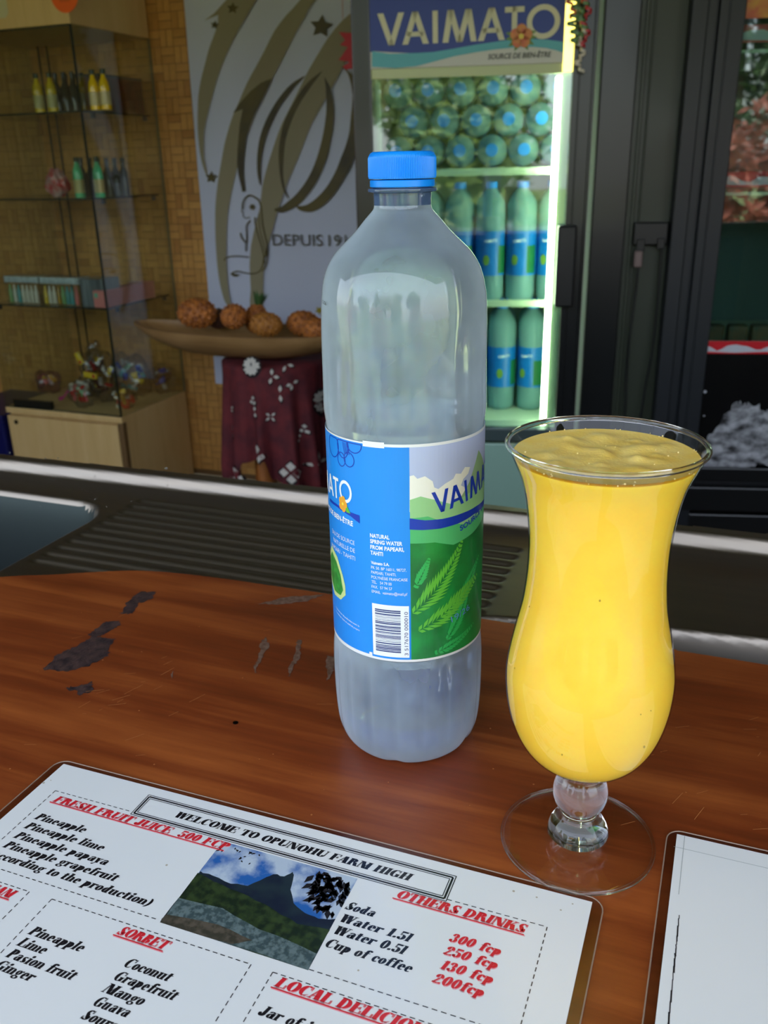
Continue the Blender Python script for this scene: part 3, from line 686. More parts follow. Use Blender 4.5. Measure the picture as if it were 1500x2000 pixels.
MB().lathe([(.0132, .2868), (.0133, .2905), (.0134, .2925), (.0157, .2930), (.0160, .2937), (.0157, .2944), (.0134, .2948), (.0134, .2960), (.0, .2960)], 72).build('neck_ring', M_PETN, bottle, smooth=True)
MB().lathe([(.0146, .2950), (.0149, .2953), (.0149, .2978), (.0146, .2981), (.0138, .2981), (.0138, .2950)], 72, close=True).build('tamper_band', M_CAP, bottle, smooth=True, angle=30)
def rib(r, z, a): return r + (.00022*cos(120*a) if .2995 < z < .3078 and r > .0145 else 0)
MB().lathe([(.0, .2985), (.0142, .2985), (.0153, .2986), (.0154, .2996), (.01535, .3072), (.0152, .3082), (.0145, .3094), (.0134, .3100), (.0, .3101)], 720, rf=rib).build('screw_cap', M_CAP, bottle, smooth=True, angle=40)
MB().lathe([(.0, .0105), (.02, .009), (.030, .006), (.034, .009), (.0362, .016), (.0366, .024), (.030, .021), (.0, .018)], 48).build('blue_base_insert', fog_plastic('base_blue_tint', (.06, .13, .55, 1), .75, .2), bottle, smooth=True)  # added inner form: blue from refraction and base tint put into its colour
MB().lathe([(.0, .1835), (.0375, .1835), (.0384, .1842), (.0384, .0300), (.0372, .0250), (.0, .0245)], 64).build('water', thin_glass('water', (.93, .97, 1, 1), 0, 1.33, 1), bottle, smooth=True, angle=30)
rb = random.Random(4); bub = MB()
for k in range(46):
    a = rb.uniform(0, 2*pi); r = rb.uniform(.012, .032); z = rb.uniform(.004, .012) if k % 3 else rb.uniform(.012, .05)
    s_ = rb.uniform(.0003, .0009); bub.ellipsoid((r*cos(a) if k % 3 else .0385*cos(a), r*sin(a) if k % 3 else .0385*sin(a), z+.008), (s_, s_, s_), 8, 6)
o = bub.build('bubbles', mat('bubble', srgb(30,50,140), rough=.2), bottle, smooth=True, fix=False); o['kind'] = 'stuff'
# printed date code on the shoulder
def cylpt(u, v, r=.0403, cx=BX, cy=BY):
    d = ray(u, v); ox, oy = -cx, -cy; a = d.x*d.x+d.y*d.y; b_ = 2*(ox*d.x+oy*d.y); c = ox*ox+oy*oy-r*r; D = b_*b_-4*a*c
    if D < 0: D = 0
    t = (-b_-sqrt(D))/2/a; p = CAM+d*t
    th = atan2(p.y-cy, p.x-cx)
    if th > pi/2: th -= 2*pi
    return (th*r, p.z)
LR = .0403
def onlab(dr): return lambda s, z: Vector(((LR+dr)*cos(s/LR), (LR+dr)*sin(s/LR), z))
def lab(pts): return [cylpt(u, v) for u, v in pts]
def D2(deg): return radians(deg)*LR
label = MB()
a0 = -98.0
def lab_band(mb, z0, z1, d0, d1, r, n=90, wrap=None):
    b = len(mb.v)
    for i in range(n+1):
        a = radians(d0+(d1-d0)*i/n)
        for z in (z0, z1): mb.v.append(Vector((r*cos(a), r*sin(a), z)))
    for i in range(n): mb.f.append((b+2*i, b+2*i+2, b+2*i+3, b+2*i+1))
lab_band(label, .0682, .1838, -98, 262, LR)
label = label.build('label', mat('label_white', srgb(232,234,232), rough=.4, coat=.2), bottle, smooth=True, fix=False)
LC = .0016
def gloss(n, c, **k): return mat(n, c, rough=.4, coat=.2, **k)
lp = lambda name, polys, dr, m, **k: print_obj(name, polys, onlab(dr), m, label, cut=.0021, **k)
Z0, Z1 = .0696, .1824
lp('blue_ground', [rc(D2(-262), Z0+.0006, D2(-98), Z1+.0006)], .00006, gloss('label_blue', srgb(20,142,236), noise=((9, 9, 9), .5, srgb(8,120,224))))
lp('blue_ground', [rc(D2(-98), Z0, D2(-67.3), Z1)], .00007, MATS['label_blue'])
lp('overlap_edge', [rc(D2(-99), .0696, D2(-96.5), .0716)], .00016, MATS['label_white']); lp('overlap_edge', [rc(D2(-99.5), .1818, D2(-84), .1846)], .00016, MATS['label_white'])
lp('sky_ground', [rc(D2(-67.3), .12, D2(97), Z1)], .00006, gloss('label_sky', srgb(176,188,224), noise=((12, 12, 12), .4, srgb(196,206,232))))
lp('forest_ground', [rc(D2(-67.3), Z0, D2(97), .14)], .00008, gloss('label_green', srgb(10,146,62), noise=((45, 45, 45), 1, srgb(8,104,44))))
CL = [(800,965),(800,930),(808,928),(815,935),(830,930),(845,940),(848,952),(856,955),(870,944),(885,935),(890,925),(900,925),(908,912),(918,912),(914,925),(905,935),(900,948),(925,960),(936,975),(940,1000),(800,1000)]
cl = lab(CL); lp('clouds', [cl], .00010, gloss('label_cloud', srgb(240,240,228)))
pk = [(D2(-40), .148), (D2(-30), .153), (D2(-20), .160), (D2(-13), .168), (D2(-8), .174), (D2(-3), .171), (D2(6), .164), (D2(20), .158), (D2(40), .15), (D2(96), .148), (D2(96), .12), (D2(-40), .12)]
lp('mountain', [pk], .00012, gloss('label_mountain', srgb(140,176,128)))
hl1 = [(D2(-67.3), .1565), (D2(-60), .158), (D2(-50), .1555), (D2(-38), .152), (D2(-20), .1545), (D2(10), .157), (D2(96), .15), (D2(96), .12), (D2(-67.3), .12)]
lp('far_hill', [hl1], .00014, gloss('label_hill', srgb(150,206,142)))
hl2 = [(D2(-67.3), .147), (D2(-55), .1475), (D2(-42), .143), (D2(-25), .139), (D2(0), .141), (D2(96), .14), (D2(96), .12), (D2(-67.3), .12)]
lp('near_hill', [hl2], .00016, gloss('label_hill2', srgb(78,186,112)))
hl3 = [(D2(-67.3), .134), (D2(-50), .1335), (D2(-35), .130), (D2(-15), .132), (D2(10), .136), (D2(96), .13), (D2(96), .11), (D2(-67.3), .11)]
lp('forest_rise', [hl3], .00018, MATS['label_green'])
M_LBL = gloss('label_navy', srgb(4,56,176)); M_LBW = gloss('label_print_white', srgb(238,244,248)); M_FERN = gloss('fern_green', srgb(92,186,58)); M_FERN2 = gloss('fern_green_light', srgb(40,176,84))
lp('navy_swoosh', [lab([(800,1012),(830,1016),(865,1013),(900,1003),(930,988),(944,974)])+[(D2(14), .1535), (D2(14), .151)]+lab([(944,984),(925,1004),(895,1022),(860,1032),(825,1035),(800,1034)])], .00022, M_LBL)
def lt(s, p0, width, cap, ang=0, bold=.01, m=M_LBL, dr=.00026, name='lettering', shear=0): return lp(name, [], dr, m, tris=[text_tris(s, p0[0], p0[1], width, cap, bold, ang, shear)])
V0 = (D2(-50.5), .1482)
lp('logo_lettering', logo(V0[0], V0[1], .062, .0112, .13, .16), .00026, M_LBL)
lt('SOURCE DE BIEN-ÊTRE', (D2(-29), .1362), .050, .0028, .20, .03)
# ferns
def frond(p, ang, L, n, w, bend):
    out = []; x, y = p; a = ang
    for k in range(n):
        t = k/n; l = w*(1-t)**.8*(.35+.65*min(1, t*6))
        for s_ in (-1, 1):
            b_ = a+s_*.62; q = (x+l*cos(b_), y+l*sin(b_)); nn = .0009
            out.append([(x, y), (x+l*.5*cos(b_)-nn*sin(b_), y+l*.5*sin(b_)+nn*cos(b_)), q, (x+l*.5*cos(b_)+nn*sin(b_), y+l*.5*sin(b_)-nn*cos(b_))])
        x += L/n*cos(a); y += L/n*sin(a); a += bend/n
    return out
lp('fern_fronds', frond((D2(-66), .096), .72, .046, 18, .0135, .40)+frond((D2(-62), .086), .45, .046, 18, .0115, .1)+frond((D2(-45), .092), .7, .03, 12, .009, -.3), .0002, M_FERN)
lp('fern_fronds', frond((D2(-40), .078), .9, .03, 16, .009, .3)+frond((D2(-64), .110), 1.1, .018, 10, .006, .1)+frond((D2(-30), .095), 1.0, .03, 14, .008, -.3)+frond((D2(-50), .072), .2, .03, 14, .006, .2), .00019, M_FERN2)
lt('19/26', (D2(-36), .0872), .0135, .0036, .22, -.004, mat('date_ink', srgb(90,140,200), rough=.4), .0003)
# blue side print
lp('logo_lettering', logo(D2(-110)-.052, .1500, .052, .0110, .02, .15), .00026, M_LBW)
lp('navy_swoosh', [[(D2(-142), .1475), (D2(-128), .1475), (D2(-114), .1466), (D2(-103.8), .1462), (D2(-103.8), .1420), (D2(-112), .1445), (D2(-128), .1462), (D2(-142), .146)]], .00024, M_LBL)
fl = [circle(D2(-120)+.0017*cos(k*pi*2/5), .1495+.0024*sin(k*pi*2/5), .0017, .0020, 10) for k in range(5)]
lp('flower_print', fl, .0003, gloss('flower_orange', srgb(238,168,50))); lp('flower_print', [circle(D2(-120), .1495, .0008, n=8)], .00032, gloss('flower_yellow', srgb(250,226,70)))
lp('leaf_print', [[(D2(-118), .1475), (D2(-115), .149), (D2(-112), .1458), (D2(-116), .1458)]], .00029, M_FERN)
lt('SOURCE DE BIEN-ÊTRE', (D2(-110)-.036, .1405), .036, .0027, -.03, .03, M_LBW)
for k, s_ in enumerate(('EAU DE SOURCE', 'NATURELLE DE', 'PAPEARI - TAHITI')): lt(s_, (D2(-109)-[.021, .0195, .023][k], .1295-.0042*k), [.021, .0195, .023][k], .0024, 0, -.005, M_LBW)
lp('island_print', [[(D2(-124), .110), (D2(-131), .118), (D2(-142), .1215), (D2(-152), .115), (D2(-152), .100), (D2(-140), .094), (D2(-128), .0945), (D2(-121), .099), (D2(-121), .104)]], .0002, gloss('island_cream', srgb(206,226,150)))
lp('island_print', [[(D2(-127), .109), (D2(-133), .115), (D2(-142), .118), (D2(-150), .113), (D2(-150), .102), (D2(-139), .0965), (D2(-128), .097), (D2(-124), .101)]], .00024, gloss('island_green', srgb(60,166,66), noise=((300,300,300), 1, srgb(30,120,50))))
fw_ = []
for cx_, cz_, rx_, ry_ in ((-107, .1815, .0045, .004), (-118, .1795, .0042, .006), (-112, .1735, .0034, .0036), (-120, .1725, .003, .0035), (-130, .178, .005, .006)):
    q = [(D2(cx_)+rx_*cos(k*pi/9), min(.1822, cz_+ry_*sin(k*pi/9))) for k in range(19)]; fw_ += stroke(q, .00045)
for k in range(5): fw_ += stroke([(D2(-118)+.001*k, .1815), (D2(-116)+.0008*k, .176)], .0003)
lp('line_flower', fw_, .0002, M_LBL)
for k, s_ in enumerate(('NATURAL', 'SPRING WATER', 'FROM PAPEARI,', 'TAHITI')): lt(s_, (D2(-95.7), .1360-.00305*k), [.0100, .0162, .0170, .0066][k], .0021, 0, .03, M_LBW)
for k, s_ in enumerate(('Vaimato S.A.', 'PK 50. BP 16011, 98727,', 'PAPEARI, TAHITI,', 'POLYNÉSIE FRANCAISE', 'TÉL.   54 79 00', 'FAX.  57 94 57', 'EMAIL  vaimato@mail.pf')): lt(s_, (D2(-95.5), .1218-.00262*k), [.0095, .0178, .0128, .0184, .0105, .0107, .0182][k], .0016, 0, [.03, 0, 0, 0, 0, 0, 0][k], M_LBW)
for k in range(2): lt(['A consommer de preference avant le', 'A conserver dans un endroit propre'][k], (D2(-107)-.022, .0868-.0024*k), .022, .0011, -.12, 0, M_LBW)
lp('barcode_field', [[(x, z) for x, z in circle(0, 0, 1, n=4)] and rc(D2(-95.6), .0708, D2(-68.6), .1002)], .0002, M_LBW)
bars = []; rb = random.Random(12); z = .0735
while z < .0975:
    h_ = rb.choice((.0002, .0003, .0005, .0007)); bars.append(rc(D2(-93.4), z, D2(-74.6), z+h_)); z += h_+rb.choice((.00025, .0003, .0006))
lp('barcode', bars, .00026, gloss('barcode_ink', srgb(34,50,112)))
lt('3 517670 000010', (D2(-69.4), .0722), .0248, .0019, pi/2, 0, MATS['barcode_ink'])
M_INK2 = mat('date_stamp', srgb(40,40,44), rough=.5)
print_obj('date_code', [], lambda s, z: Vector(((LR+.0002)*cos(s/LR), (LR+.0002)*sin(s/LR), z)), M_INK2, body, cut=.003, tris=[text_tris('12:56', D2(-139), .2452, .0050, .0017, 0, -.12)])

# ------------------------------------------------------------------ juice glass
GX, GY_ = -.0425, .3505
glass = thing('juice_glass', 'footed hurricane glass filled with yellow fruit juice standing between the menus and bottle', 'glass', (GX, GY_, 0))
gp = [(.0090, .0452), (.0130, .0459), (.0185, .0480), (.0236, .0516), (.0280, .0566), (.0316, .0632), (.0343, .0712), (.0360, .0800), (.0367, .0880), (.0367, .0945), (.0359, .1010), (.0343, .1099), (.0321, .1203), (.0307, .1272), (.0298, .1348), (.0292, .1422), (.0290, .1494), (.0291, .1566), (.0296, .1638), (.0304, .1706), (.0316, .1776), (.0334, .1845), (.0362, .1912), (.0386, .1968), (.0392, .1985)]
gp = smoothp(gp, 4, closed=False)
MB().lathe([(0, .0446)]+gp, 96).build('bowl', M_WINE, glass, smooth=True, fix=True, angle=80)
glb = glass.children[0]
bm = bmesh.new(); bm.from_mesh(glb.data)                       # open the top of the bowl wall
top = [f for f in bm.faces if len(f.verts) > 10 and f.calc_center_median().z > .19]; bmesh.ops.delete(bm, geom=top, context='FACES'); bm.to_mesh(glb.data); bm.free()
MB().lathe([(.0392+.0011*cos(a*pi/5), .1988+.0012*sin(a*pi/5)) for a in range(10)], 96, close=True).build('rim', M_GLASS, glass, smooth=True, angle=90)
MB().lathe([(0, .0462), (.0100, .0462), (.0094, .0440), (.0090, .0415), (.0092, .0388), (.0104, .0368), (.0118, .0340), (.0126, .0305), (.0126, .0270), (.0117, .0235), (.0102, .0208), (.0088, .0192), (.0084, .0180), (.0087, .0168), (.0098, .0155), (.0118, .0130), (.0134, .0100), (.0142, .0074), (.0143, .0056), (.0136, .0046), (0, .0042)], 96).build('stem', M_GLASS, glass, smooth=True, angle=80)
MB().lathe([(0, .0046), (.0135, .0044), (.022, .0030), (.031, .0020), (.0355, .0016), (.0362, .0010), (.0355, .0004), (.030, .0003), (0, .0003)], 96).build('foot', M_WINE, glass, smooth=True, angle=80)
MB().lathe([(.0356+.0009*cos(a*pi/5), .0013+.0009*sin(a*pi/5)) for a in range(10)], 96, close=True).build('foot_rim', M_GLASS, glass, smooth=True, angle=90)
M_JUICE = mat('juice', srgb(250,200,58), rough=.45, sss=.35, noise=((60, 60, 60), .5, srgb(246,212,74)), spec=.3)
jp = [(max(0, r-.0007), z) for r, z in gp if .0458 < z < .1930]
MB().lathe([(0, .0456)]+jp+[(.0362, .1932)], 96).build('juice', M_JUICE, glass, smooth=True, angle=80)
rb = random.Random(21); bl = [(rb.uniform(-.026, .026), rb.uniform(-.026, .026), rb.uniform(.003, .0068), rb.uniform(.0004, .0015)) for k in range(36)]
def froth(u, v):
    a = u*2*pi; r = v*.0368; x, y = r*cos(a), r*sin(a); z = .1937+.0008*(v**8)
    for bx_, by_, s_, h_ in bl: z += h_*exp(-((x-bx_)**2+(y-by_)**2)/(s_*s_)*1.6)
    return (x, y, z)
MB().grid(froth, 120, 40).build('froth', mat('froth', srgb(246,204,92), rough=.4, noise=((90, 90, 90), .7, srgb(250,222,134)), bump=(700, .35, .0006), sss=.2), glass, smooth=True, fix=False, angle=85)
fb = MB()
for k in range(60):
    a = rb.uniform(0, 2*pi); r = rb.uniform(.0355, .0372) if k % 4 else rb.uniform(.01, .034); s_ = rb.uniform(.00015, .0004); fb.ellipsoid((r*cos(a), r*sin(a), .1940+rb.uniform(0, .001)), (s_, s_, s_), 6, 4)
o = fb.build('froth_bubbles', mat('froth_bubble', srgb(246,222,150), rough=.3), glass, smooth=True, fix=False); o['kind'] = 'stuff'
pk_ = MB()
for k in range(7):
    a = rb.uniform(-2.6, -.4); z = rb.uniform(.05, .17); s_ = rb.uniform(.0002, .00045)
    rr_ = min(gp, key=lambda q: abs(q[1]-z))[0]-.0006; pk_.ellipsoid((rr_*cos(a), rr_*sin(a), z), (s_, s_, s_*1.4), 6, 4)
o = pk_.build('pulp_specks', mat('pulp', srgb(176,146,40), rough=.5), glass, fix=False); o['kind'] = 'stuff'

# ------------------------------------------------------------------ trees and bushes outside, seen in the reflections
def tree(name, label, x, y, h, r, col, n, seed, trunk=True):
    rnd = random.Random(seed); t = thing(name, label, 'tree' if trunk else 'bush', (x, y, FZ-.06))
    if trunk: MB().tube([(0, 0, 0), (.05, .02, h*.35), (.0, .05, h*.7)], [.14, .1, .05], 8).build('trunk', mat('bark', srgb(92,76,58), rough=.9), t, smooth=True)
    lv = MB(); cl = [(rnd.uniform(-.6, .6)*r, rnd.uniform(-.6, .6)*r, h*(.62 if trunk else .5)+rnd.uniform(-.35, .35)*h*(.8 if trunk else 1)*.9, rnd.uniform(.3, .55)*r) for k in range(12)]
    for k in range(n):
        c = rnd.choice(cl); d = Vector((rnd.gauss(0, 1), rnd.gauss(0, 1), rnd.gauss(0, 1))).normalized()*c[3]*rnd.uniform(.7, 1.05)
        p = Vector(c[:3])+d
        if p.z < .05: p.z = rnd.uniform(.05, .3)
        a = Vector((rnd.gauss(0, 1), rnd.gauss(0, 1), rnd.gauss(0, .5))).normalized()*rnd.uniform(.05, .11); b_ = a.cross(Vector((rnd.gauss(0, 1), rnd.gauss(0, 1), rnd.gauss(0, 1)))).normalized()*a.length*.35
        i = len(lv.v); lv.v += [p-a, p+b_, p+a, p-b_]; lv.f.append((i, i+1, i+2, i+3))
    m = mat('leaf_'+col, {'a': srgb(108,130,62), 'b': srgb(64,88,48), 'c': srgb(138,144,84), 'd': srgb(150,84,66)}[col], rough=.45)
    m.node_tree.nodes['Principled BSDF'].inputs['Subsurface Weight'].default_value = 0
    o = lv.build('foliage', m, t, fix=False); o['kind'] = 'stuff'
    return t
for k, (x, y, h, r, c) in enumerate([(-13, -8, 5.0, 2.6, 'a'), (-9.5, -9, 4.6, 2.4, 'b'), (-6.2, -8, 3.8, 2.0, 'a'), (-3.6, -9.5, 4.8, 2.4, 'b'), (-.8, -8.2, 3.6, 1.9, 'c'), (2.2, -9, 4.6, 2.4, 'a'), (5.4, -8.4, 4.4, 2.2, 'b'), (9, -9, 5.0, 2.6, 'a')]):
    tree('garden_tree', ['broad bright green tree', 'dark green round tree', 'low bright green tree', 'tall dark green tree', 'small yellow green tree', 'full light green tree', 'dark leafy tree', 'large light green tree'][k]+' in the garden, '+['far left', 'second from left', 'third from left', 'left of centre', 'behind the customer side of the bar', 'right of centre', 'second from right', 'far right'][k], x, y-(k % 2)*1.6, h, min(r, 1.5), c, 9000, k)
for k, (x, y, h, r, c) in enumerate([(-10.5, -5.8, 1.5, 1.3, 'c'), (-7.2, -5.2, 1.2, 1.2, 'd'), (-4.2, -6, 1.5, 1.3, 'a'), (-1.4, -5.4, 1.1, 1.0, 'd'), (1.2, -6, 1.5, 1.2, 'a'), (4.0, -5.6, 1.3, 1.2, 'd')]):
    tree('garden_bush', ['yellow green', 'rusty red', 'leafy green', 'small red', 'rounded green', 'wide red'][k]+' bush growing in the garden, '+['far left', 'second from left', 'third from left', 'third from right', 'second from right', 'far right'][k], x, y+.4, h*1.5, min(r*1.1, 1.2), c, 5000, 40+k, False)

# ------------------------------------------------------------------ fridges
FA = radians(14.1); FO = Vector((-.941, 2.217, FZ)); FE = Vector((cos(FA), sin(FA), 0)); FN = Vector((-sin(FA), cos(FA), 0))
def Z(z): return z-FZ
def on_f(u, v, dep=0):                 # picture point -> (s, height) on the plane of the fridge fronts
    d = ray(u, v); p0 = FO+FN*dep; t = (p0-CAM).dot(FN)/d.dot(FN); p = CAM+d*t
    return ((p-FO).dot(FE), p.z-FZ)
M_INT = mat('fridge_liner', srgb(206,226,206), rough=.45)
M_SHELF = mat('shelf_rail', srgb(214,232,196), rough=.3)
M_LED = mat('led_tube', (1, 1, 1, 1), emit=(.93, 1.0, .62, 1), es=8.0)
M_LEDY = mat('lit_diffuser', (1, 1, 1, 1), emit=(1.0, .80, .12, 1), es=1.1)
M_KICK = mat('pale_green_panel', srgb(150,186,168), rough=.35, coat=.3)
fr1 = thing('display_fridge', 'tall glass door drinks fridge with blue header sign, lit inside, behind the bottle', 'fridge', FO, (0, 0, FA))
WF, DF = .684, .53
cab = MB().box(0, .045, .03, DF, 0, 2.05).box(.60, WF, .03, DF, 0, 2.05).box(.045, .60, .03, DF, 1.9, 2.05).box(.045, .60, .05, DF, 0, Z(-.41)).build('cabinet', M_DARK, fr1, bevel=.003)
MB().box(.045, .60, DF-.02, DF, Z(-.41), 1.9).box(.045, .055, .05, DF-.02, Z(-.41), 1.9).box(.555, .60, .05, DF-.02, Z(-.41), 1.9).box(.055, .555, .06, DF-.02, Z(-.41), Z(-.37)).box(.055, .555, .05, DF-.02, Z(.52), Z(.56)).build('liner', M_INT, fr1)
MB().box(.004, .05, 0, .03, Z(-.41), 1.98).build('door_stile', M_DARK, fr1, bevel=.004)
MB().box(.532, .584, -.006, .03, Z(-.41), 1.98).box(.545, .549, -.009, 0, Z(-.41), 1.98).box(.575, .579, -.009, 0, Z(-.41), 1.98).build('door_stile', M_DARK, fr1, bevel=.0015)
MB().box(.05, .532, 0, .03, Z(-.415), Z(-.378)).build('bottom_rail', mat('rail_grey', srgb(70,84,84), rough=.3, coat=.3), fr1, bevel=.003)
MB().box(.004, .584, 0, .03, 1.98, 2.03).build('top_rail', M_DARK, fr1, bevel=.003)
MB().box(.05, .532, .008, .012, Z(-.378), Z(.519)).build('door_glass', M_DOORG, fr1)
MB().box(.05, .60, .012, .03, Z(-.70), Z(-.425)).box(.05, .60, .012, .03, .02, Z(-.71)).build('kick_panel', M_KICK, fr1, bevel=.004)
# header sign and its print
hp = MB().box(.05, .508, .0, .018, Z(.519), Z(.80)).build('header_sign', mat('sign_white', srgb(206,204,190), rough=.4), fr1)
MB().box(.508, .531, .002, .02, Z(.500), Z(1.0)).build('lit_diffuser', M_LEDY, fr1)
MB().box(.05, .508, .004, .02, Z(.497), Z(.5185)).build('header_rail', mat('header_rail', srgb(196,204,150), rough=.4), fr1)
def onf(dep): return lambda s, z: Vector((s, dep, z))
def c5(pts): return [on_f(680+x/3, y/3) for x, y in pts]
M_SB = mat('sign_blue', srgb(26,54,140), rough=.4); M_ST = mat('sign_teal', srgb(84,172,178), rough=.4); M_SL = mat('sign_letter', srgb(214,208,170), rough=.4); M_SI = mat('sign_ink', srgb(60,60,52), rough=.5)
print_obj('sign_field', [[(.05, Z(.80)), (.507, Z(.80))]+[on_f(*p) for p in ((1100,82),(1070,80),(1030,76),(990,80),(960,86),(920,94),(880,100),(840,103),(800,104),(760,102),(729,100))][0:]+[(.05, Z(.555))]][:1], onf(-.0006), M_SB, hp)
print_obj('sign_wave', [c5([(140,300),(240,315),(380,312),(500,305),(620,285),(760,260),(900,240),(1030,228),(1160,232),(1262,246),(1262,310),(1220,296),(1160,282),(1080,275),(980,278),(860,290),(740,308),(620,330),(500,362),(400,388),(280,400),(140,392)])], onf(-.0009), M_ST, hp)
v0 = on_f(739, 88); v1 = on_f(1093, 71); va = atan2(v1[1]-v0[1], v1[0]-v0[0])
print_obj('sign_lettering', logo(v0[0], v0[1]-.002, v1[0]-v0[0], .068, max(va, 0), .17), onf(-.0013), M_SL, hp)
w0 = on_f(953, 116); w1 = on_f(1075, 111)
print_obj('sign_lettering', [], onf(-.0013), M_SI, hp, tris=[text_tris('SOURCE DE BIEN-ÊTRE', w0[0], w0[1], w1[0]-w0[0], .0115, .02, atan2(w1[1]-w0[1], w1[0]-w0[0]), .15)])
fc = on_f(1018, 71)
print_obj('sign_leaves', [[(fc[0]+a*cos(t-.35), fc[1]+a*sin(t-.35)) if q else (fc[0]+.006*cos(t), fc[1]+.006*sin(t)) if q == 0 else 0 for q, a in ((0, 0), (1, .024), (2, .040), (3, .024))] for t in ()]+[[(fc[0], fc[1]), (fc[0]+.022*cos(t-.3), fc[1]+.022*sin(t-.3)), (fc[0]+.038*cos(t), fc[1]+.034*sin(t)), (fc[0]+.022*cos(t+.3), fc[1]+.022*sin(t+.3))] for t in (-.1, -.6, .3, 3.3, 3.8, 2.9, 4.3, 5.2)], onf(-.0017), mat('sign_leaf', srgb(96,130,44), rough=.4), hp)
print_obj('sign_flower', [circle(fc[0]+.014*cos(t*1.2566+.3), fc[1]+.014*sin(t*1.2566+.3), .0125, n=12) for t in range(5)], onf(-.0021), mat('sign_petal', srgb(214,138,52), rough=.4, noise=((90, 90, 90), .8, srgb(208,84,56))), hp)
print_obj('sign_flower', [circle(fc[0], fc[1], .006, n=10)], onf(-.0024), mat('sign_stamen', srgb(230,200,60), rough=.4), hp)
# shelves, tubes, handle
for z in (.278, -.05):
    sh = MB().box(.056, .555, .045, .052, Z(z)-.006, Z(z)+.012).build('shelf_rail', M_SHELF, fr1, bevel=.002)
    wr = MB()
    for k in range(24): wr.box(.06+.0205*k, .063+.0205*k, .052, DF-.03, Z(z)-.002, Z(z)+.001)
    o = wr.build('shelf_wires', M_WHITE, sh, fix=False); o['kind'] = 'stuff'
MB().box(.494, .508, .014, .030, Z(-.372), Z(.492)).build('light_tube', M_LED, fr1, bevel=.004)
MB().box(.508, .530, .014, .03, Z(-.372), Z(.497)).build('tube_housing', mat('tube_housing', srgb(190,206,170), rough=.4), fr1)
MB().box(.056, .066, .035, .055, Z(-.372), Z(.492)).build('side_trim', M_SHELF, fr1)
hd = MB().box(.513, .560, -.045, -.008, Z(-.045), Z(.155)).box(.53, .55, -.01, 0, Z(-.03), Z(.14)).build('door_handle', M_BLACK, fr1, bevel=.006)

def fridge_bottle(label, group):
    t = thing('small_water_bottle', label, 'bottle', group=group)
    MB().lathe([(.0, .0), (.03, .0), (.036, .006), (.038, .02), (.040, .19), (.040, .238), (.037, .254), (.028, .270), (.0142, .284), (.0132, .289), (0, .289)], 20).build('bottle_body', mat('fridge_bottle_plastic', srgb(150,196,200), rough=.15, trans=.5, ior=1.2), t, smooth=True)
    MB().lathe([(.0407, .068), (.0407, .182)], 20).build('label', mat('fridge_label', srgb(10,110,196), rough=.4), t, smooth=True, fix=False)
    MB().lathe([(0, .288), (.0155, .288), (.0155, .303), (.0, .303)], 16).build('cap', M_CAP, t, smooth=True)
    lb = t.children[1]
    print_obj('green_print', [rc(-.025, .074, .004, .145)], lambda s, z: Vector((.0410*cos(s/.0387-.5), .0410*sin(s/.0387-.5), z)), mat('green_print', srgb(24,104,60), rough=.4), lb, cut=.006)
    print_obj('white_print', [], lambda s, z: Vector((.0410*cos(s/.0387-1.6), .0410*sin(s/.0387-1.6), z)), M_LBW, lb, cut=.006, tris=[text_tris('VAIMATO', -.02, .152, .034, .008, .01, .1)])
    print_obj('yellow_print', [circle(-.014, .108, .009, .014, 10)], lambda s, z: Vector((.0411*cos(s/.0387-1.6), .0411*sin(s/.0387-1.6), z)), mat('yellow_print', srgb(110,150,60), rough=.4), lb, cut=.006)
    return t
def fl(s, d, z): return FO+FE*s+FN*d+Vector((0, 0, z))
GM = 'water bottles standing on the middle shelf of the fridge'; LM = 'blue labelled water bottle standing on the middle shelf of the lit fridge'
GB = 'water bottles standing on the fridge floor'; LB = 'blue labelled water bottle standing on the floor of the lit fridge'
GT = 'water bottles lying on the top shelf of the fridge'; LT = 'blue capped water bottle lying cap outward on the top shelf of the lit fridge'
ORD = ('first', 'second', 'third', 'fourth', 'fifth', 'sixth')
pro = fridge_bottle(LM, GM); first = True
for r_ in range(2):
    for k in range(6):
        loc = fl(.5105-.0826*k, .13+.1*r_, Z(-.0485)); ro = (0, 0, FA-.25+.5*((k*7+r_*3) % 5)*.2)
        lb_ = 'standing water bottle on the middle fridge shelf, %s row, %s from the light tube' % (('front', 'back')[r_], ORD[k])
        if first: pro.location = loc; pro.rotation_euler = ro; pro['label'] = lb_; first = False
        else: dup(pro, loc, ro, lb_)
for r_ in range(2):
    for k in range(5):
        o = dup(pro, fl(.47-.086*k, .2+.1*r_, Z(-.369)), (0, 0, FA+.2*((k*3) % 4)-.3), 'water bottle standing on the fridge floor, %s row, %s from the light tube' % (('front', 'back')[r_], ORD[k])); o['group'] = GB
for r_ in range(3):
    for k in range(6 if r_ != 1 else 5):
        o = dup(pro, fl(.508-.082*k-(.041 if r_ == 1 else 0), .39, Z(.291)+.041+.0722*r_), (pi/2, 0, FA), 'lying water bottle on the top fridge shelf, %s layer, cap %s from the light tube' % (('bottom', 'middle', 'top')[r_], ORD[k])); o['group'] = GT

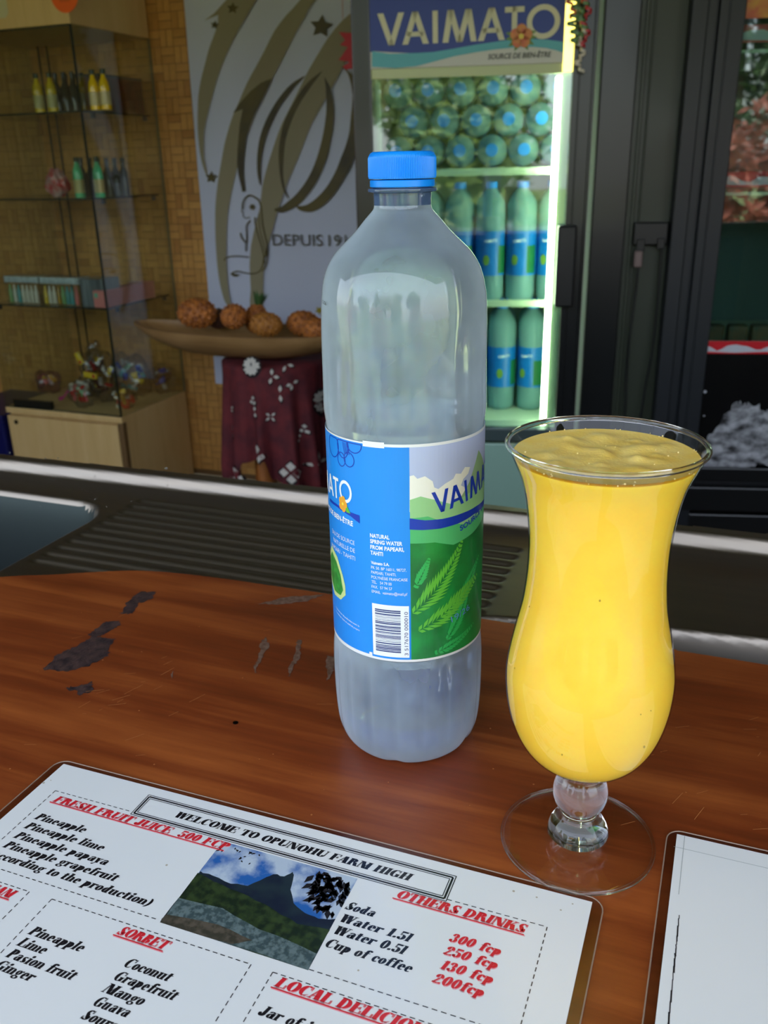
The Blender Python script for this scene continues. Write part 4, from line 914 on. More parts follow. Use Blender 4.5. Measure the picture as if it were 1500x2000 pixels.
# second fridge at the right edge
S2 = .793; W2 = .62
fr2 = thing('display_fridge', 'black framed glass door fridge with red shelf strips at the right edge', 'fridge', FO+FE*S2, (0, 0, FA))
def on_g(u, v, dep=0): s, z = on_f(u, v, dep); return (s-S2, z)
M_FRM = mat('blue_black_frame', srgb(26,29,34), rough=.45, coat=.05)
MB().box(0, .03, .02, DF, 0, 2.05).box(W2-.03, W2, .02, DF, 0, 2.05).box(.03, W2-.03, DF-.02, DF, 0, 2.05).box(.03, W2-.03, .02, DF, 1.98, 2.05).build('cabinet', M_FRM, fr2, bevel=.003)
MB().box(.0, .035, -.004, .02, 0, 2.05).box(.035, .060, .004, .02, 0, 2.05).box(.060, .116, -.012, .02, 0, 2.05).box(.078, .082, -.015, -.01, 0, 2.05).build('door_stile', M_FRM, fr2, bevel=.002)
MB().box(W2-.10, W2, -.012, .02, 0, 2.05).build('door_stile', M_FRM, fr2, bevel=.002)
MB().box(.116, W2-.10, .0, .004, Z(-.165), 2.0).build('door_glass', M_DOORG, fr2)
MB().box(.03, W2-.03, DF-.03, DF-.02, 0, 1.98).box(.03, .035, .03, DF-.03, 0, 1.98).build('liner', mat('dim_liner', srgb(96,112,104), rough=.5), fr2)
M_RED = mat('red_strip', srgb(214,26,40), rough=.35, coat=.3); M_SW = mat('strip_swoosh', srgb(206,206,214), rough=.4)
for k, (zt, zb, us, vs) in enumerate(((Z(.585), Z(.548), 1452, 62), (Z(.270), Z(.235), 1424, 353), (Z(-.136), Z(-.168), 1380, 682))):
    d_ = .02 if k < 2 else -.012
    y0 = .012 if k < 2 else -.004
    rl = MB().box(.116, W2-.10, y0, y0+.006, zb, zt).build('price_strip', M_RED, fr2)
    q = []; rnd = random.Random(k)
    h = zt-zb; x = .116
    tops = []; 
    while x < .5: tops.append((x, zb+h*(.2+.45*abs(sin(x*31+k))+rnd.uniform(0, .15)))); x += .012
    q.append([(.116, zb+h*.12)]+[(a, min(c, zt-.003)) for a, c in tops]+[(.5, zb+h*.05)]+[(a, zb+h*(.08+.1*abs(sin(a*17)))) for a, c in reversed(tops)])
    print_obj('strip_swoosh', q, onf(y0-.0006), M_SW, rl)
    if k < 2:
        MB().box(.035, W2-.03, .03, DF-.03, zb-.02, zb-.012).build('shelf', M_SHELF, fr2)
MB().box(.116, W2-.10, .0, .01, Z(-.47), Z(-.168)).build('lower_panel', mat('gloss_black_panel', srgb(12,12,13), rough=.25, coat=.3), fr2, bevel=.002)
lpn = fr2.children[-1]
def gpx(pts): return [on_g(u, v) for u, v in pts]
spl = [(1368,925),(1376,880),(1380,855),(1400,832),(1412,815),(1425,800),(1432,790),(1442,786),(1452,792),(1462,787),(1480,792),(1492,800),(1510,806),(1540,812),(1600,830),(1640,870),(1600,905),(1540,915),(1500,908),(1480,902),(1462,915),(1440,925),(1410,930),(1392,915)]
o = print_obj('splash_print', [jag(gpx(spl), .006, 3, 4)], onf(-.0008), None, lpn)
m = mat('splash_print', srgb(196,196,200), rough=.5, noise=((26, 26, 42), 1, srgb(26,26,28)), coat=.2); o.data.materials.clear(); o.data.materials.append(m)
print_obj('splash_print', [circle(*on_g(1377, 765), .004, n=8)], onf(-.0008), M_SW, lpn); print_obj('splash_print', [circle(*on_g(1375, 812), .002, n=8)], onf(-.0008), M_SW, lpn)
for k, (za, zb) in enumerate(((-.475, -.515), (-.53, -.60), (-.61, -.665), (-.68, -.74), (-.75, -.82))):
    MB().box(.05, W2-.02, -.01-.004*(k % 2), .02, Z(zb), Z(za)).build('grille_slat', M_DARK, fr2, bevel=.004)
MB().box(.05, W2-.03, .02, .04, .05, Z(-.47)).build('grille_back', M_BLACK, fr2)
MB().box(.34, .52, -.001, .0, Z(.60), Z(.78)).build('sticker', mat('yellow_sticker', srgb(206,150,30), rough=.4, noise=((30,30,30), 1, srgb(196,90,40))), fr2)
MB().box(.118, .30, -.002, -.001, Z(.596), Z(.76)).build('sticker', MATS['yellow_sticker'], fr2)
# things inside it, dim behind the glass
rnd = random.Random(9)
for k in range(6):
    x = .15+.06*k; t = thing('snack_packet', 'brown snack packet inside the right fridge above the lowest red strip, %s from the left' % ORD[k], 'packet', FO+FE*(S2+x)+FN*.1+Vector((0, 0, Z(-.165))), (0, 0, FA), 'snack packets in the right fridge')
    if k == 0:
        pm = MB().box(-.025, .025, -.02, .02, .0, .055).build('packet_wrap', mat('packet_brown', srgb(120,92,60), rough=.4, noise=((40,40,40), 1, srgb(80,90,70))), t, bevel=.006)
    else: c = pm.copy(); COL.objects.link(c); c.parent = t
MB().box(.035, W2-.03, .03, DF-.03, Z(-.172), Z(-.166)).build('shelf', M_SHELF, fr2)

# filler panel between the fridges, with power box and leads
fp = thing('filler_panel', 'dark olive filler panel between the two fridges', 'panel', FO+FE*WF, (0, 0, FA))
MB().box(0.001, S2-WF-.001, .04, .05, 0, 2.1).build('board', M_BODYG, fp)
MB().box(.012, .020, .032, .041, 0, 2.1).box(.030, .034, .034, .041, 0, 2.1).build('moulding', M_BODYG, fp, bevel=.002)
so = thing('socket_box', 'black power socket box on the panel between the fridges', 'socket', FO+FE*(WF+.063)+FN*.04+Vector((0, 0, Z(.128))), (0, 0, FA))
MB().box(-.042, .042, -.022, -.0005, -.028, .028).build('casing', M_BLACK, so, bevel=.004)
MB().box(-.034, -.014, -.03, -.021, -.042, -.012).box(.016, .034, -.03, -.021, -.036, -.01).build('sockets', M_BLACK, so, bevel=.002)
so.children[-1]['kind'] = 'stuff'
pl = thing('power_plug', 'grey plug with black cable hanging under the socket box', 'plug', FO+FE*(WF+.035)+FN*.01+Vector((0, 0, Z(.068))), (0, 0, FA))
MB().box(-.010, .010, -.008, .010, -.020, .020).build('plug_body', mat('plug_grey', srgb(120,100,96), rough=.5), pl, bevel=.004)
cb = [(.002, 0, -.02), (.0, .002, -.1), (-.006, .0, -.2), (-.006, .004, -.3), (-.002, .0, -.4), (-.008, .004, -.6), (-.006, .006, -.95)]
MB().tube(smoothp(cb, 5, False), .0028, 8).build('cable', M_BLACK, pl, smooth=True)
c2 = thing('cable', 'black lead running down beside the right fridge frame', 'cable', FO+FE*(WF+.092)+FN*.02+Vector((0, 0, Z(.09))), (0, 0, FA))
MB().tube(smoothp([(0, 0, 0), (.002, 0, -.12), (-.001, .0, -.26), (-.010, .002, -.36), (-.016, .0, -.5), (-.015, .004, -.9)], 5, False), .003, 8).build('cable_sheath', M_BLACK, c2, smooth=True)

# curled gift ribbons hanging at the fridge corner
def ribbon(name, lab_, u, v, length, colr, turns, r, hang=0, ob=None):
    s, z = on_f(u, v); t = ob or thing(name, lab_, 'ribbon', FO+FE*s+FN*(-.03)+Vector((0, 0, z)), (0, 0, FA))
    pts = []; n = turns*10
    for k in range(n+1):
        a = k/n*turns*2*pi; pts.append((r*cos(a)+.006*sin(k*.2), r*sin(a), -length*k/n))
    L = MB()
    b = 0
    for k, p in enumerate(pts): L.v += [Vector(p)+Vector((0, 0, .0035)), Vector(p)-Vector((0, 0, .0035))]
    for k in range(n): L.f.append((2*k, 2*k+2, 2*k+3, 2*k+1))
    o = L.build('ribbon_curl', colr, t, smooth=True, fix=False); return t
M_RG = mat('green_ribbon', srgb(90,130,70), rough=.35); M_RR = mat('red_ribbon', srgb(190,30,40), rough=.35); M_RW = mat('white_ribbon', srgb(206,196,180), rough=.35)
ribbon('curled_ribbon', 'green curled gift ribbon hanging at the fridge corner, between red ones', 1125, -40, .135, M_RG, 8, .012)
ribbon('curled_ribbon', 'short green curled ribbon tail beside the red ribbon at the fridge corner', 1138, 0, .08, M_RG, 5, .009)
ribbon('curled_ribbon', 'red curled ribbon on the right of the green ribbons at the fridge corner', 1146, -30, .13, M_RR, 9, .007)
ribbon('curled_ribbon', 'orange red curled ribbon left of the green ribbons at the fridge corner', 1116, -30, .075, mat('orange_ribbon', srgb(200,70,40), rough=.35), 5, .006)
ribbon('curled_ribbon', 'white curled ribbon end dangling lowest at the fridge corner', 1135, 55, .095, M_RW, 7, .006)

# ------------------------------------------------------------------ banner
BYP = 2.985
ban = thing('wall_banner', 'tall white cloth banner with gold swirls, crescents and anniversary lettering', 'banner', (-1.887, BYP, -.49))
def onb(dep): return lambda x, z: Vector((x+1.887, -dep, z+.49))
def bl_(pts, o=(350, 0), k=3.75):
    r = []
    for x, y in pts:
        p = on_y(o[0]+x/k, o[1]+y/k, BYP); r.append((p.x, p.z))
    return r
b4 = lambda pts: bl_(pts, (280, 450), 3.75)
def bshape(u, v):
    x = -1.8875+.012*v+(1.0)*u; z = -.492+1.75*v
    return (x+1.887, .004*sin(u*22+v*3)*.5+.004*sin(v*9)*.4+.002, z+.49)
cloth = MB().grid(bshape, 40, 40).build('banner_cloth', mat('banner_white', srgb(206,210,228), rough=.6), ban, smooth=True, fix=False)
M_TAN = mat('banner_tan', srgb(150,140,110), rough=.6); M_GOLD = mat('banner_gold', srgb(96,82,24), rough=.5, noise=((7, 7, 7), 1, srgb(58,48,22)))
BP = lambda name, polys, dep, m: print_obj(name, polys, onb(dep), m, cloth)
SA = [(570,0),(500,120),(440,220),(380,340),(330,450),(280,590),(250,700),(215,830),(190,950),(185,1060),(188,1160),(210,1270),(200,1275),(170,1190),(148,1060),(140,940),(140,820),(145,700),(165,580),(190,480),(225,350),(270,230),(290,110),(185,155),(350,0),(360,-300),(760,-300)]
SB = [(1000,0),(930,120),(860,240),(780,400),(700,550),(650,640),(600,740),(560,840),(520,950),(470,1090),(430,1230),(390,1400),(365,1540),(355,1650),(350,1875),(356,2000),(372,2160),(400,2270),(425,2330),(412,2330),(380,2280),(335,2200),(303,2080),(285,1960),(278,1875),(270,1750),(268,1620),(270,1500),(285,1350),(310,1200),(335,1060),(370,930),(400,840),(440,750),(500,610),(560,500),(630,370),(700,230),(790,110),(890,0),(1050,-250),(1250,-250)]
SCW = [(1290,100),(1290,320),(1230,440),(1170,560),(1080,720),(980,900),(930,1020),(880,1150),(840,1240),(800,1330),(770,1420),(740,1500),(710,1600),(690,1680),(660,1780),(650,1850),(632,1900),(622,2000),(620,2120),(616,2260),(525,2260),(528,2120),(520,1960),(524,1880),(530,1800),(550,1700),(575,1600),(600,1500),(610,1380),(640,1250),(680,1120),(720,1000),(760,900),(850,720),(960,500),(1030,380),(1100,270),(1200,150)]
BP('swirl', [bl_(smoothp(SA, 2))], .004, M_TAN); BP('swirl', [bl_(smoothp(SB, 2))], .0042, M_TAN); BP('swirl', [bl_(smoothp(SCW, 2))], .0044, M_TAN)
C1 = [(690,575),(640,590),(600,610),(530,665),(480,720),(440,765),(400,828),(470,800),(450,900),(440,1000),(432,1100),(430,1200),(436,1270),(450,1330),(468,1408),(492,1400),(482,1300),(480,1250),(482,1170),(490,1100),(500,1020),(520,930),(548,860),(580,800),(620,720),(660,640)]
C2 = smoothp([(930,555),(860,590),(800,640),(745,705),(700,770),(655,850),(620,930),(595,1010),(580,1100),(575,1165),(575,1230),(582,1300),(600,1365),(603,1300),(603,1230),(608,1160),(620,1090),(640,1010),(670,930),(702,860),(740,790),(778,735),(820,680),(860,630)], 2)
C3 = smoothp([(1055,520),(1005,555),(960,590),(900,660),(850,740),(805,820),(770,900),(748,990),(735,1080),(733,1155),(737,1230),(745,1300),(760,1370),(778,1415),(808,1462),(785,1390),(772,1330),(766,1265),(768,1200),(774,1110),(785,1020),(805,950),(830,880),(862,810),(900,740),(940,680),(985,615)], 2)
C4 = smoothp([(1068,565),(1090,600),(1112,640),(1128,705),(1138,790),(1138,870),(1130,950),(1112,1050),(1090,1150),(1062,1225),(1030,1300),(990,1370),(940,1435),(890,1490),(830,1530),(760,1556),(705,1545),(710,1525),(755,1512),(800,1475),(842,1442),(880,1400),(922,1345),(960,1280),(992,1210),(1020,1130),(1042,1050),(1060,970),(1074,885),(1082,800),(1080,720),(1078,640)], 2)
C5 = smoothp([(1180,480),(1225,520),(1250,570),(1275,700),(1262,850),(1252,950),(1240,1010),(1215,1090),(1190,1150),(1158,1235),(1120,1310),(1078,1375),(1030,1430),(985,1470),(935,1500),(890,1508),(860,1505),(875,1532),(900,1545),(940,1553),(985,1550),(1035,1525),(1080,1490),(1135,1430),(1180,1365),(1225,1290),(1265,1220),(1310,1080),(1340,900),(1330,700),(1290,560)], 2)
for C_ in (C1, C2, C3, C4, C5): BP('gold_crescent', [bl_(C_)], .005, M_GOLD)
for x, y, r_, ro in ((1045, 195, 88, .15), (398, 62, 46, .1), (266, 184, 33, .2), (240, 1298, 46, .1)): BP('gold_star', [bl_(star(x, y, r_, 5, ro+.9, .5))], .005, M_GOLD)
BP('gold_star', [b4(star(1292, 585, 34, 5, .3, .5))], .005, mat('banner_yellow', srgb(170,150,30), rough=.5))
lines = [([(470,1530),(472,1490),(485,1458),(505,1438),(530,1432),(562,1446),(590,1470),(606,1520),(610,1560),(616,1630),(620,1660),(636,1730),(650,1790),(652,1840),(650,1880)], 13), ([(560,1590),(562,1640),(575,1690),(592,1750),(608,1800),(622,1860),(632,1930)], 10), ([(588,1560),(592,1620),(600,1700),(625,1790),(640,1860)], 7), ([(472,1520),(462,1545),(474,1560),(474,1580),(486,1595),(505,1597),(522,1588)], 6), ([(527,1618),(510,1632),(498,1660),(500,1700),(502,1750),(495,1800),(496,1840)], 11), ([(455,1705),(462,1738),(480,1760),(492,1778)], 12), ([(652,1870),(646,1930),(625,1975),(612,1985)], 9)]
for p, w_ in lines:
    BP('gold_line', [bl_(q) for q in stroke(smoothp(p, 4, False), w_)], .0055, M_GOLD)
for p, w_ in (([(598,222),(606,205),(640,191),(700,188),(780,196)], 10), ([(648,318),(670,304),(700,299),(740,308),(790,316),(830,312),(862,292),(880,250),(885,215),(905,170),(915,110)], 10)):
    BP('gold_line', [b4(q) for q in stroke(smoothp(p, 4, False), w_)], .0055, M_GOLD)
BP('gold_star', [bl_(star(540, 1515, 26, 6, 0, .6))], .0056, M_GOLD); BP('gold_line', [b4([(640,318),(660,316),(715,322),(690,338),(665,336)])], .0056, M_GOLD)
d0 = on_y(534, 479, BYP); d1 = on_y(700, 481, BYP)
for tx_, f0, f1 in (('DEPUIS', 0, .60), ('1914', .665, 1.0)): print_obj('banner_lettering', [], onb(.0055), mat('banner_ink', srgb(88,82,70), rough=.6), cloth, tris=[text_tris(tx_, d0.x+(d1.x-d0.x)*f0, d0.z, (d1.x-d0.x)*(f1-f0), .040, .004)])
zz_ = [(1170,235),(1260,240),(1300,300),(1300,500),(1220,510),(1196,490),(1245,455),(1170,440),(1215,375),(1235,345),(1178,330),(1215,295)]
rz = on_y(662, 60, 2.9); rr = thing('red_paper_garland', 'red zigzag paper garland hanging beside the fridge over the banner', 'garland', (rz.x, 2.9, rz.z))
q = [(on_y(350+x/3.75, y/3.75, 2.9).x-rz.x, on_y(350+x/3.75, y/3.75, 2.9).z-rz.z) for x, y in zz_]
gm_ = MB().prism(q, 0, .001); gm_.v = [Vector((p.x, -p.z, p.y)) for p in gm_.v]; MB().tube([(.015, -.0005, .03), (.02, 0, 1.32-rz.z)], .0008, 5).build('string', MATS['red_ribbon'], rr)
gm_.build('paper', mat('red_paper', srgb(206,24,44), rough=.5), rr)

# ------------------------------------------------------------------ glass display case
CX0, CX1, CY0, CY1 = -2.565, -2.03, 2.567, 2.985
case = thing('display_case', 'glass display case with beige laminate base and header at the left', 'cabinet', (CX0, CY0, FZ))
def cb_(mb, name, m, **k):
    mb.v = [p-Vector((CX0, CY0, FZ)) for p in mb.v]; return mb.build(name, m, case, **k)
BZ = -.531
cb_(MB().box(CX0, CX1, CY0, CY1, BZ-.024, BZ), 'base_top', M_BEIGE, bevel=.002)
cb_(MB().box(CX0, CX1, CY0+.022, CY1, FZ, BZ-.024), 'base_cabinet', M_BEIGE)
cb_(MB().box(CX1-.02, CX1, CY0+.002, CY0+.022, FZ, BZ-.024), 'side_edge', mat('edge_banding', srgb(112,84,48), rough=.5))
dr = cb_(MB().box(CX0+.002, CX1-.024, CY0, CY0+.02, FZ+.05, BZ-.034), 'cabinet_door', M_BEIGE, bevel=.0015)
lk = on_y(32, 824, CY0)
MB().lathe([(0, 0), (.0085, 0), (.0085, .003), (.006, .004), (.0, .004)], 20, M=Matrix.Translation((lk.x-CX0, 0, lk.z-FZ)) @ Matrix.Rotation(pi/2, 4, 'X')).build('lock', mat('dark_brass', srgb(50,46,34), rough=.35, metal=1), dr, smooth=True)
HZ = .729
hd_ = cb_(MB().box(CX0, CX1, CY0, CY1, HZ, HZ+.26), 'header_box', M_BEIGE, bevel=.004)
cb_(MB().box(CX0-.0, CX1, CY0, CY0+.005, BZ, HZ), 'front_pane', M_WINDOW)
cb_(MB().box(CX1-.005, CX1, CY0+.006, CY1, BZ, HZ), 'side_pane', M_WINDOW)
cb_(MB().box(CX0, CX0+.005, CY0+.006, CY1, BZ, HZ), 'side_pane', M_WINDOW)
M_EDGE = mat('green_glass_edge', srgb(34,42,30), rough=.2, coat=.3)
cb_(MB().box(CX1-.005, CX1+.0005, CY0-.0005, CY0+.006, BZ, HZ), 'corner_edge', M_EDGE)
cb_(MB().box(CX1-.004, CX1+.0005, CY1-.005, CY1, BZ, HZ), 'corner_edge', mat('pale_seal', srgb(120,116,84), rough=.4))
cb_(MB().box(CX0, CX1, CY0-.001, CY0+.001, BZ, BZ+.005), 'pane_channel', M_EDGE)
cb_(MB().box(CX0, CX1, CY0-.001, CY0+.001, HZ-.005, HZ), 'pane_channel', M_EDGE)
cb_(MB().box(CX0+.03, CX0+.21, CY0+.012, CY0+.03, BZ, BZ+.028), 'sliding_rail', M_BLACK, bevel=.002)
for x in (-2.50, -2.46): cb_(MB().box(x, x+.005, CY1-.03, CY1-.025, BZ, HZ), 'back_post', M_EDGE)
for z in (.484, .217, -.145):
    sh = cb_(MB().box(CX0+.012, CX1-.01, CY0+.012, CY1-.03, z-.006, z), 'glass_shelf', M_WINDOW)
    o = MB(); o.box(CX0+.012, CX1-.01, CY0+.0115, CY0+.0125, z-.006, z).box(CX1-.0105, CX1-.0095, CY0+.012, CY1-.03, z-.006, z); o.v = [p-Vector((CX0, CY0, FZ)) for p in o.v]
    o.build('shelf_edge', M_EDGE, sh)
    for x, y in ((CX1-.012, CY0+.07), (CX1-.012, CY1-.06), (CX0+.03, CY0+.03)):
        o = MB().lathe([(0, -.016), (.008, -.016), (.008, 0), (0, 0)], 10); o.v = [p+Vector((x-CX0, y-CY0, z-.005-FZ)) for p in o.v]; o.build('shelf_clip', M_BLACK, sh)
# signs stuck to the header
tg = thing('price_tag', 'round orange handwritten tag on the header of the display case', 'tag', (on_y(125, -12, CY0-.002).x, CY0-.0012, on_y(125, -12, CY0).z))
MB().lathe([(0, 0), (.052, 0), (.052, .0008), (0, .0008)], 32, M=Matrix.Rotation(pi/2, 4, 'X')).build('paper_disc', mat('orange_paper', srgb(250,104,22), rough=.6), tg)
ink = []; rnd = random.Random(2)
for k in range(5): x = -.02+.008*k; ink += stroke([(x, -.018), (x+.003, -.010), (x+.006, -.019), (x+.003, -.022)], .0012)
print_obj('handwriting', ink, lambda x, z: Vector((x, -.0013, z)), M_INK, tg)
cs = on_y(0, 36, CY0); wc = thing('paper_notice', 'cream paper notice stuck on the left of the display case header', 'sign', (-2.42, CY0-.0012, cs.z))
q = [(-.02, 0), (.145, .0), (.158, .012), (.158, .1), (-.02, .1)]
mm_ = MB().prism(q, 0, .0008); mm_.v = [Vector((p.x, -p.z, p.y)) for p in mm_.v]; mm_.build('paper', mat('cream_paper', srgb(206,196,150), rough=.6), wc)

# ------------------------------------------------------------------ goods in the display case
def oncase(u, v, y): return on_y(u, v, y)
M_YB = mat('yellow_syrup', srgb(226,190,20), rough=.25, coat=.5); M_GB = mat('mint_syrup', srgb(90,200,140), rough=.25, coat=.5); M_CLR = mat('bottle_collar', srgb(190,180,120), rough=.3)
def vial(name, lab_, m, x, y, z, h, r, grp, capm):
    t = thing(name, lab_, 'bottle', (x, y, z), group=grp)
    MB().lathe([(0, 0), (r, 0), (r*1.02, h*.05), (r, h*.55), (r*.9, h*.68), (r*.45, h*.82), (r*.42, h*.9), (0, h*.9)], 16).build('bottle_body', m, t, smooth=True)
    MB().lathe([(0, h*.88), (r*.52, h*.88), (r*.52, h), (0, h)], 14).build('cap', capm, t, smooth=True)
    MB().lathe([(r*1.03, h*.12), (r*1.03, h*.45)], 16).build('label', M_CLR, t, smooth=True, fix=False)
for k, (u, lab_) in enumerate(((78, 'leftmost small yellow bottle on the top shelf of the display case'), (104, 'second small yellow bottle from the left on the top shelf of the case'), (187, 'small yellow bottle on the top shelf just right of the case corner edge'), (208, 'small yellow bottle on the top shelf touching the dark red box'))):
    p = oncase(u, 208, 2.62); vial('small_bottle', lab_, M_YB, p.x, p.y, .4845, .118, .0165, 'yellow bottles on the top shelf', mat('dark_green_cap', srgb(40,60,40), rough=.4))
for k, (u, lab_) in enumerate(((157, 'mint green bottle on the second shelf left of the case corner edge'), (196, 'dull mint green bottle on the second shelf right of the case corner edge'))):
    p = oncase(u, 380, 2.62); vial('small_bottle', lab_, M_GB, p.x, p.y, .2175, .128, .0165, 'mint green bottles on the second shelf', mat('dark_green_cap', srgb(40,60,40), rough=.4))
M_TRAY = thin_glass('clear_box', (.92, .95, .95, 1), .05, 1.5, 1.3)
def gift_box(name, lab_, cat_, x0, x1, y0, y1, z, h, m, edge=None):
    t = thing(name, lab_, cat_, (x0, y0, z)); MB().box(0, x1-x0, 0, y1-y0, 0, h).build('carton', m, t, bevel=.002)
    if edge: MB().box(-.001, x1-x0+.001, -.001, y1-y0+.001, h-.008, h+.001).build('lid', edge, t, bevel=.001)
    return t
gift_box('gift_box', 'dark red box on the top shelf of the display case beside yellow bottles', 'box', -2.112, -2.05, 2.70, 2.94, .4845, .115, mat('dark_red_card', srgb(96,30,26), rough=.4, noise=((60,60,20), 1, srgb(60,22,20))), mat('dark_lid', srgb(50,52,60), rough=.3))
# rows of dark bottles (separate objects)
M_DB = mat('dark_bottle', srgb(52,50,42), rough=.12, coat=.5)
dbm = None
for k in range(12):
    x, y, z = ((-2.225+.034*(k % 3), 2.70+.05*(k//3), .4845) if k < 6 else (-2.135+.0*(k % 2), 2.66+.046*(k-6), .2175))
    grp = 'dark bottles on the top shelf' if k < 6 else 'dark bottles on the second shelf'
    t = thing('dark_bottle', 'dark bottle in the display case, %s' % (('top shelf, %s row, %s' % (('front', 'back')[k//3], ('left', 'middle', 'right')[k % 3])) if k < 6 else 'second shelf, %s from the front by the side pane' % ('first', 'second', 'third', 'fourth', 'fifth', 'sixth')[k-6]), 'bottle', (x, y, z), group=grp)
    if dbm is None:
        dbm = MB().lathe([(0, 0), (.015, 0), (.0155, .005), (.015, .075), (.007, .095), (.007, .115), (0, .115)], 14).build('bottle_body', M_DB, t, smooth=True); dbc = MB().lathe([(0, .112), (.008, .112), (.008, .126), (0, .126)], 12).build('cap', M_BLACK, t)
    else:
        for c in (dbm, dbc): c = c.copy(); COL.objects.link(c); c.parent = t
def blob(name, lab_, cat_, c, r, m, seed, colours=None, n=0, film=None, amp=.18):
    rnd = random.Random(seed); t = thing(name, lab_, cat_, (c[0], c[1], c[2]))
    ph_ = [rnd.uniform(0, 6) for _ in range(6)]
    df = lambda d: 1+amp*(sin(5*d.x+ph_[0])*sin(4*d.z+ph_[1])+.6*sin(9*d.y+ph_[2]+3*d.z)*sin(8*d.x+ph_[3]))+.05*sin(17*d.z+ph_[4])*sin(15*d.x+ph_[5])
    mb = MB().ellipsoid((0, 0, r[2]*.96), r, 36, 22, df=df); mb.v = [Vector((p.x, p.y, max(p.z, .001))) for p in mb.v]
    mb.build('wrapper', film or m, t, smooth=True, fix=False)
    for k in range(n):
        d = Vector((rnd.gauss(0, 1), -abs(rnd.gauss(0, 1)), rnd.gauss(0, .8))).normalized()*rnd.uniform(.55, .8)
        p = Vector((d.x*r[0], d.y*r[1], max(.012, r[2]*.96+d.z*r[2]*.9))); M = Matrix.Translation(p) @ Matrix.Rotation(rnd.uniform(0, 3), 4, 'Y') @ Matrix.Rotation(rnd.uniform(-.5, .5), 4, 'X')
        a, b_, c_ = rnd.uniform(.010, .022), rnd.uniform(.005, .009), rnd.uniform(.005, .010)
        MB().box(-a, a, -b_, b_, -c_, c_, M).build('sweet', colours[k % len(colours)], t, bevel=.003)
    return t
SW = [mat('sweet_'+n_, c, rough=.22, coat=.6) for n_, c in (('yellow', srgb(240,200,50)), ('red', srgb(206,40,36)), ('white', srgb(230,220,200)), ('pink', srgb(230,120,110)), ('green', srgb(130,180,110)), ('blue', srgb(30,60,170)), ('brown', srgb(100,50,30)), ('teal', srgb(80,170,170)), ('gold', srgb(190,140,40)))]
FLM = thin_glass('crinkled_film', (.90, .90, .92, 1), .12, 1.5, 2.2)
def fp_(u, v, y): p = on_y(u, v, y); return p
B = lambda *i: [SW[k] for k in i]
p = fp_(168, 795, 2.66); blob('sweet_bag', 'clear bag of red, white and green sweets at the front of the case floor', 'bag', (p.x, 2.655, -.5295), (.052, .05, .055), None, 1, B(1,2,4,2,1,3), 16, FLM)
p = fp_(185, 740, 2.72); blob('sweet_bag', 'tall bag of brown and yellow wrapped chocolate bars in the middle of the case', 'bag', (p.x, 2.75, -.5295), (.075, .05, .10), None, 2, B(6,0,6,8,1,6,0,2), 24, FLM)
p = fp_(245, 780, 2.70); blob('sweet_bag', 'small clear bag with an orange red card and caramels near the case corner', 'bag', (p.x+.01, 2.685, -.5295), (.045, .04, .038), None, 3, B(1,8,0,8,2), 12, FLM)
p = fp_(250, 720, 2.82); blob('sweet_bag', 'large crinkled blue and silver bag of sweets at the right of the case', 'bag', (-2.19, 2.86, -.5295), (.085, .06, .085), None, 4, B(5,7,2,4,5,0,2), 26, FLM)
blob('sweet_bag', 'dim bag of brown sweets in the back right corner of the case', 'bag', (-2.085, 2.93, -.5295), (.042, .045, .058), None, 5, B(6,2,6,5), 12, FLM)
p = fp_(95, 775, 2.80); blob('sweet_bag', 'pale lilac cellophane bag tied with pink at the left of the case floor', 'bag', (p.x+.01, 2.80, -.5285), (.055, .042, .045), None, 6, B(3,0,2,3), 7, thin_glass('lilac_film', (.86, .72, .86, 1), .12, 1.5, 2.5))
p = fp_(150, 690, 2.76); blob('sweet_bag', 'blue, yellow and silver wrapped sweets standing behind the chocolate bars', 'bag', (p.x, 2.86, -.5295), (.035, .035, .105), None, 7, B(5,0,2,5,2), 10, FLM)
# yellow snack bars lying on the chocolates
for k, (u, v, w_, a) in enumerate(((177, 733, .030, .12), (155, 700, .024, 1.1))):
    p = on_y(u, v, 2.675 if k == 0 else 2.68); t = thing('snack_bar', ['yellow and white snack bar lying across the sweets', 'yellow snack bar leaning steeply among the sweets'][k], 'snack', p, (0, a, 0))
    MB().box(-w_, w_, -.006, .006, -.0105, .0105).build('wrapper', SW[0], t, bevel=.003)
    MB().box(w_*.35, w_*.8, -.0068, .0068, -.007, .007).build('red_patch', SW[1], t, bevel=.002)
p = on_y(122, 762, 2.68); t = thing('pink_ribbon', 'pink ribbon lying between the lilac bag and the sweets', 'ribbon', (p.x, 2.68, -.529))
MB().tube(smoothp([(-.02, 0, .012), (.0, .003, .022), (.03, 0, .05), (.05, 0, .058)], 5, False), [.007]*4+[.004]*12, 8).build('ribbon_twist', mat('magenta', srgb(206,50,130), rough=.4), t, smooth=True)
# clear boxes of coloured vials on the third shelf
def vialbox(lab_, x0, x1, y, seed):
    t = thing('vial_pack', lab_, 'box', (x0, y, -.1448)); rnd = random.Random(seed); W = x1-x0
    MB().box(0, W, 0, .07, 0, .098).build('clear_carton', M_TRAY, t, bevel=.002)
    MB().box(.001, W-.001, .001, .069, .074, .097).build('silver_header', mat('silver_foil', srgb(214,222,224), rough=.35, noise=((50,50,50), .6, srgb(130,138,138))), t, bevel=.002)
    n = int(W/.02)
    for k in range(n):
        MB().lathe([(0, .003), (.0075, .003), (.0078, .04), (.004, .055), (.004, .066), (0, .066)], 10, (.012+.0195*k, .014, 0)).build('vial', SW[rnd.choice((0, 2, 4, 3, 7, 8, 2, 2))], t, smooth=True)
vialbox('clear pack of coloured vials with silver top at the left of the third shelf', -2.500, -2.345, 2.60, 1)
vialbox('clear pack of coloured vials with silver top in the middle of the third shelf', -2.34, -2.165, 2.60, 2)
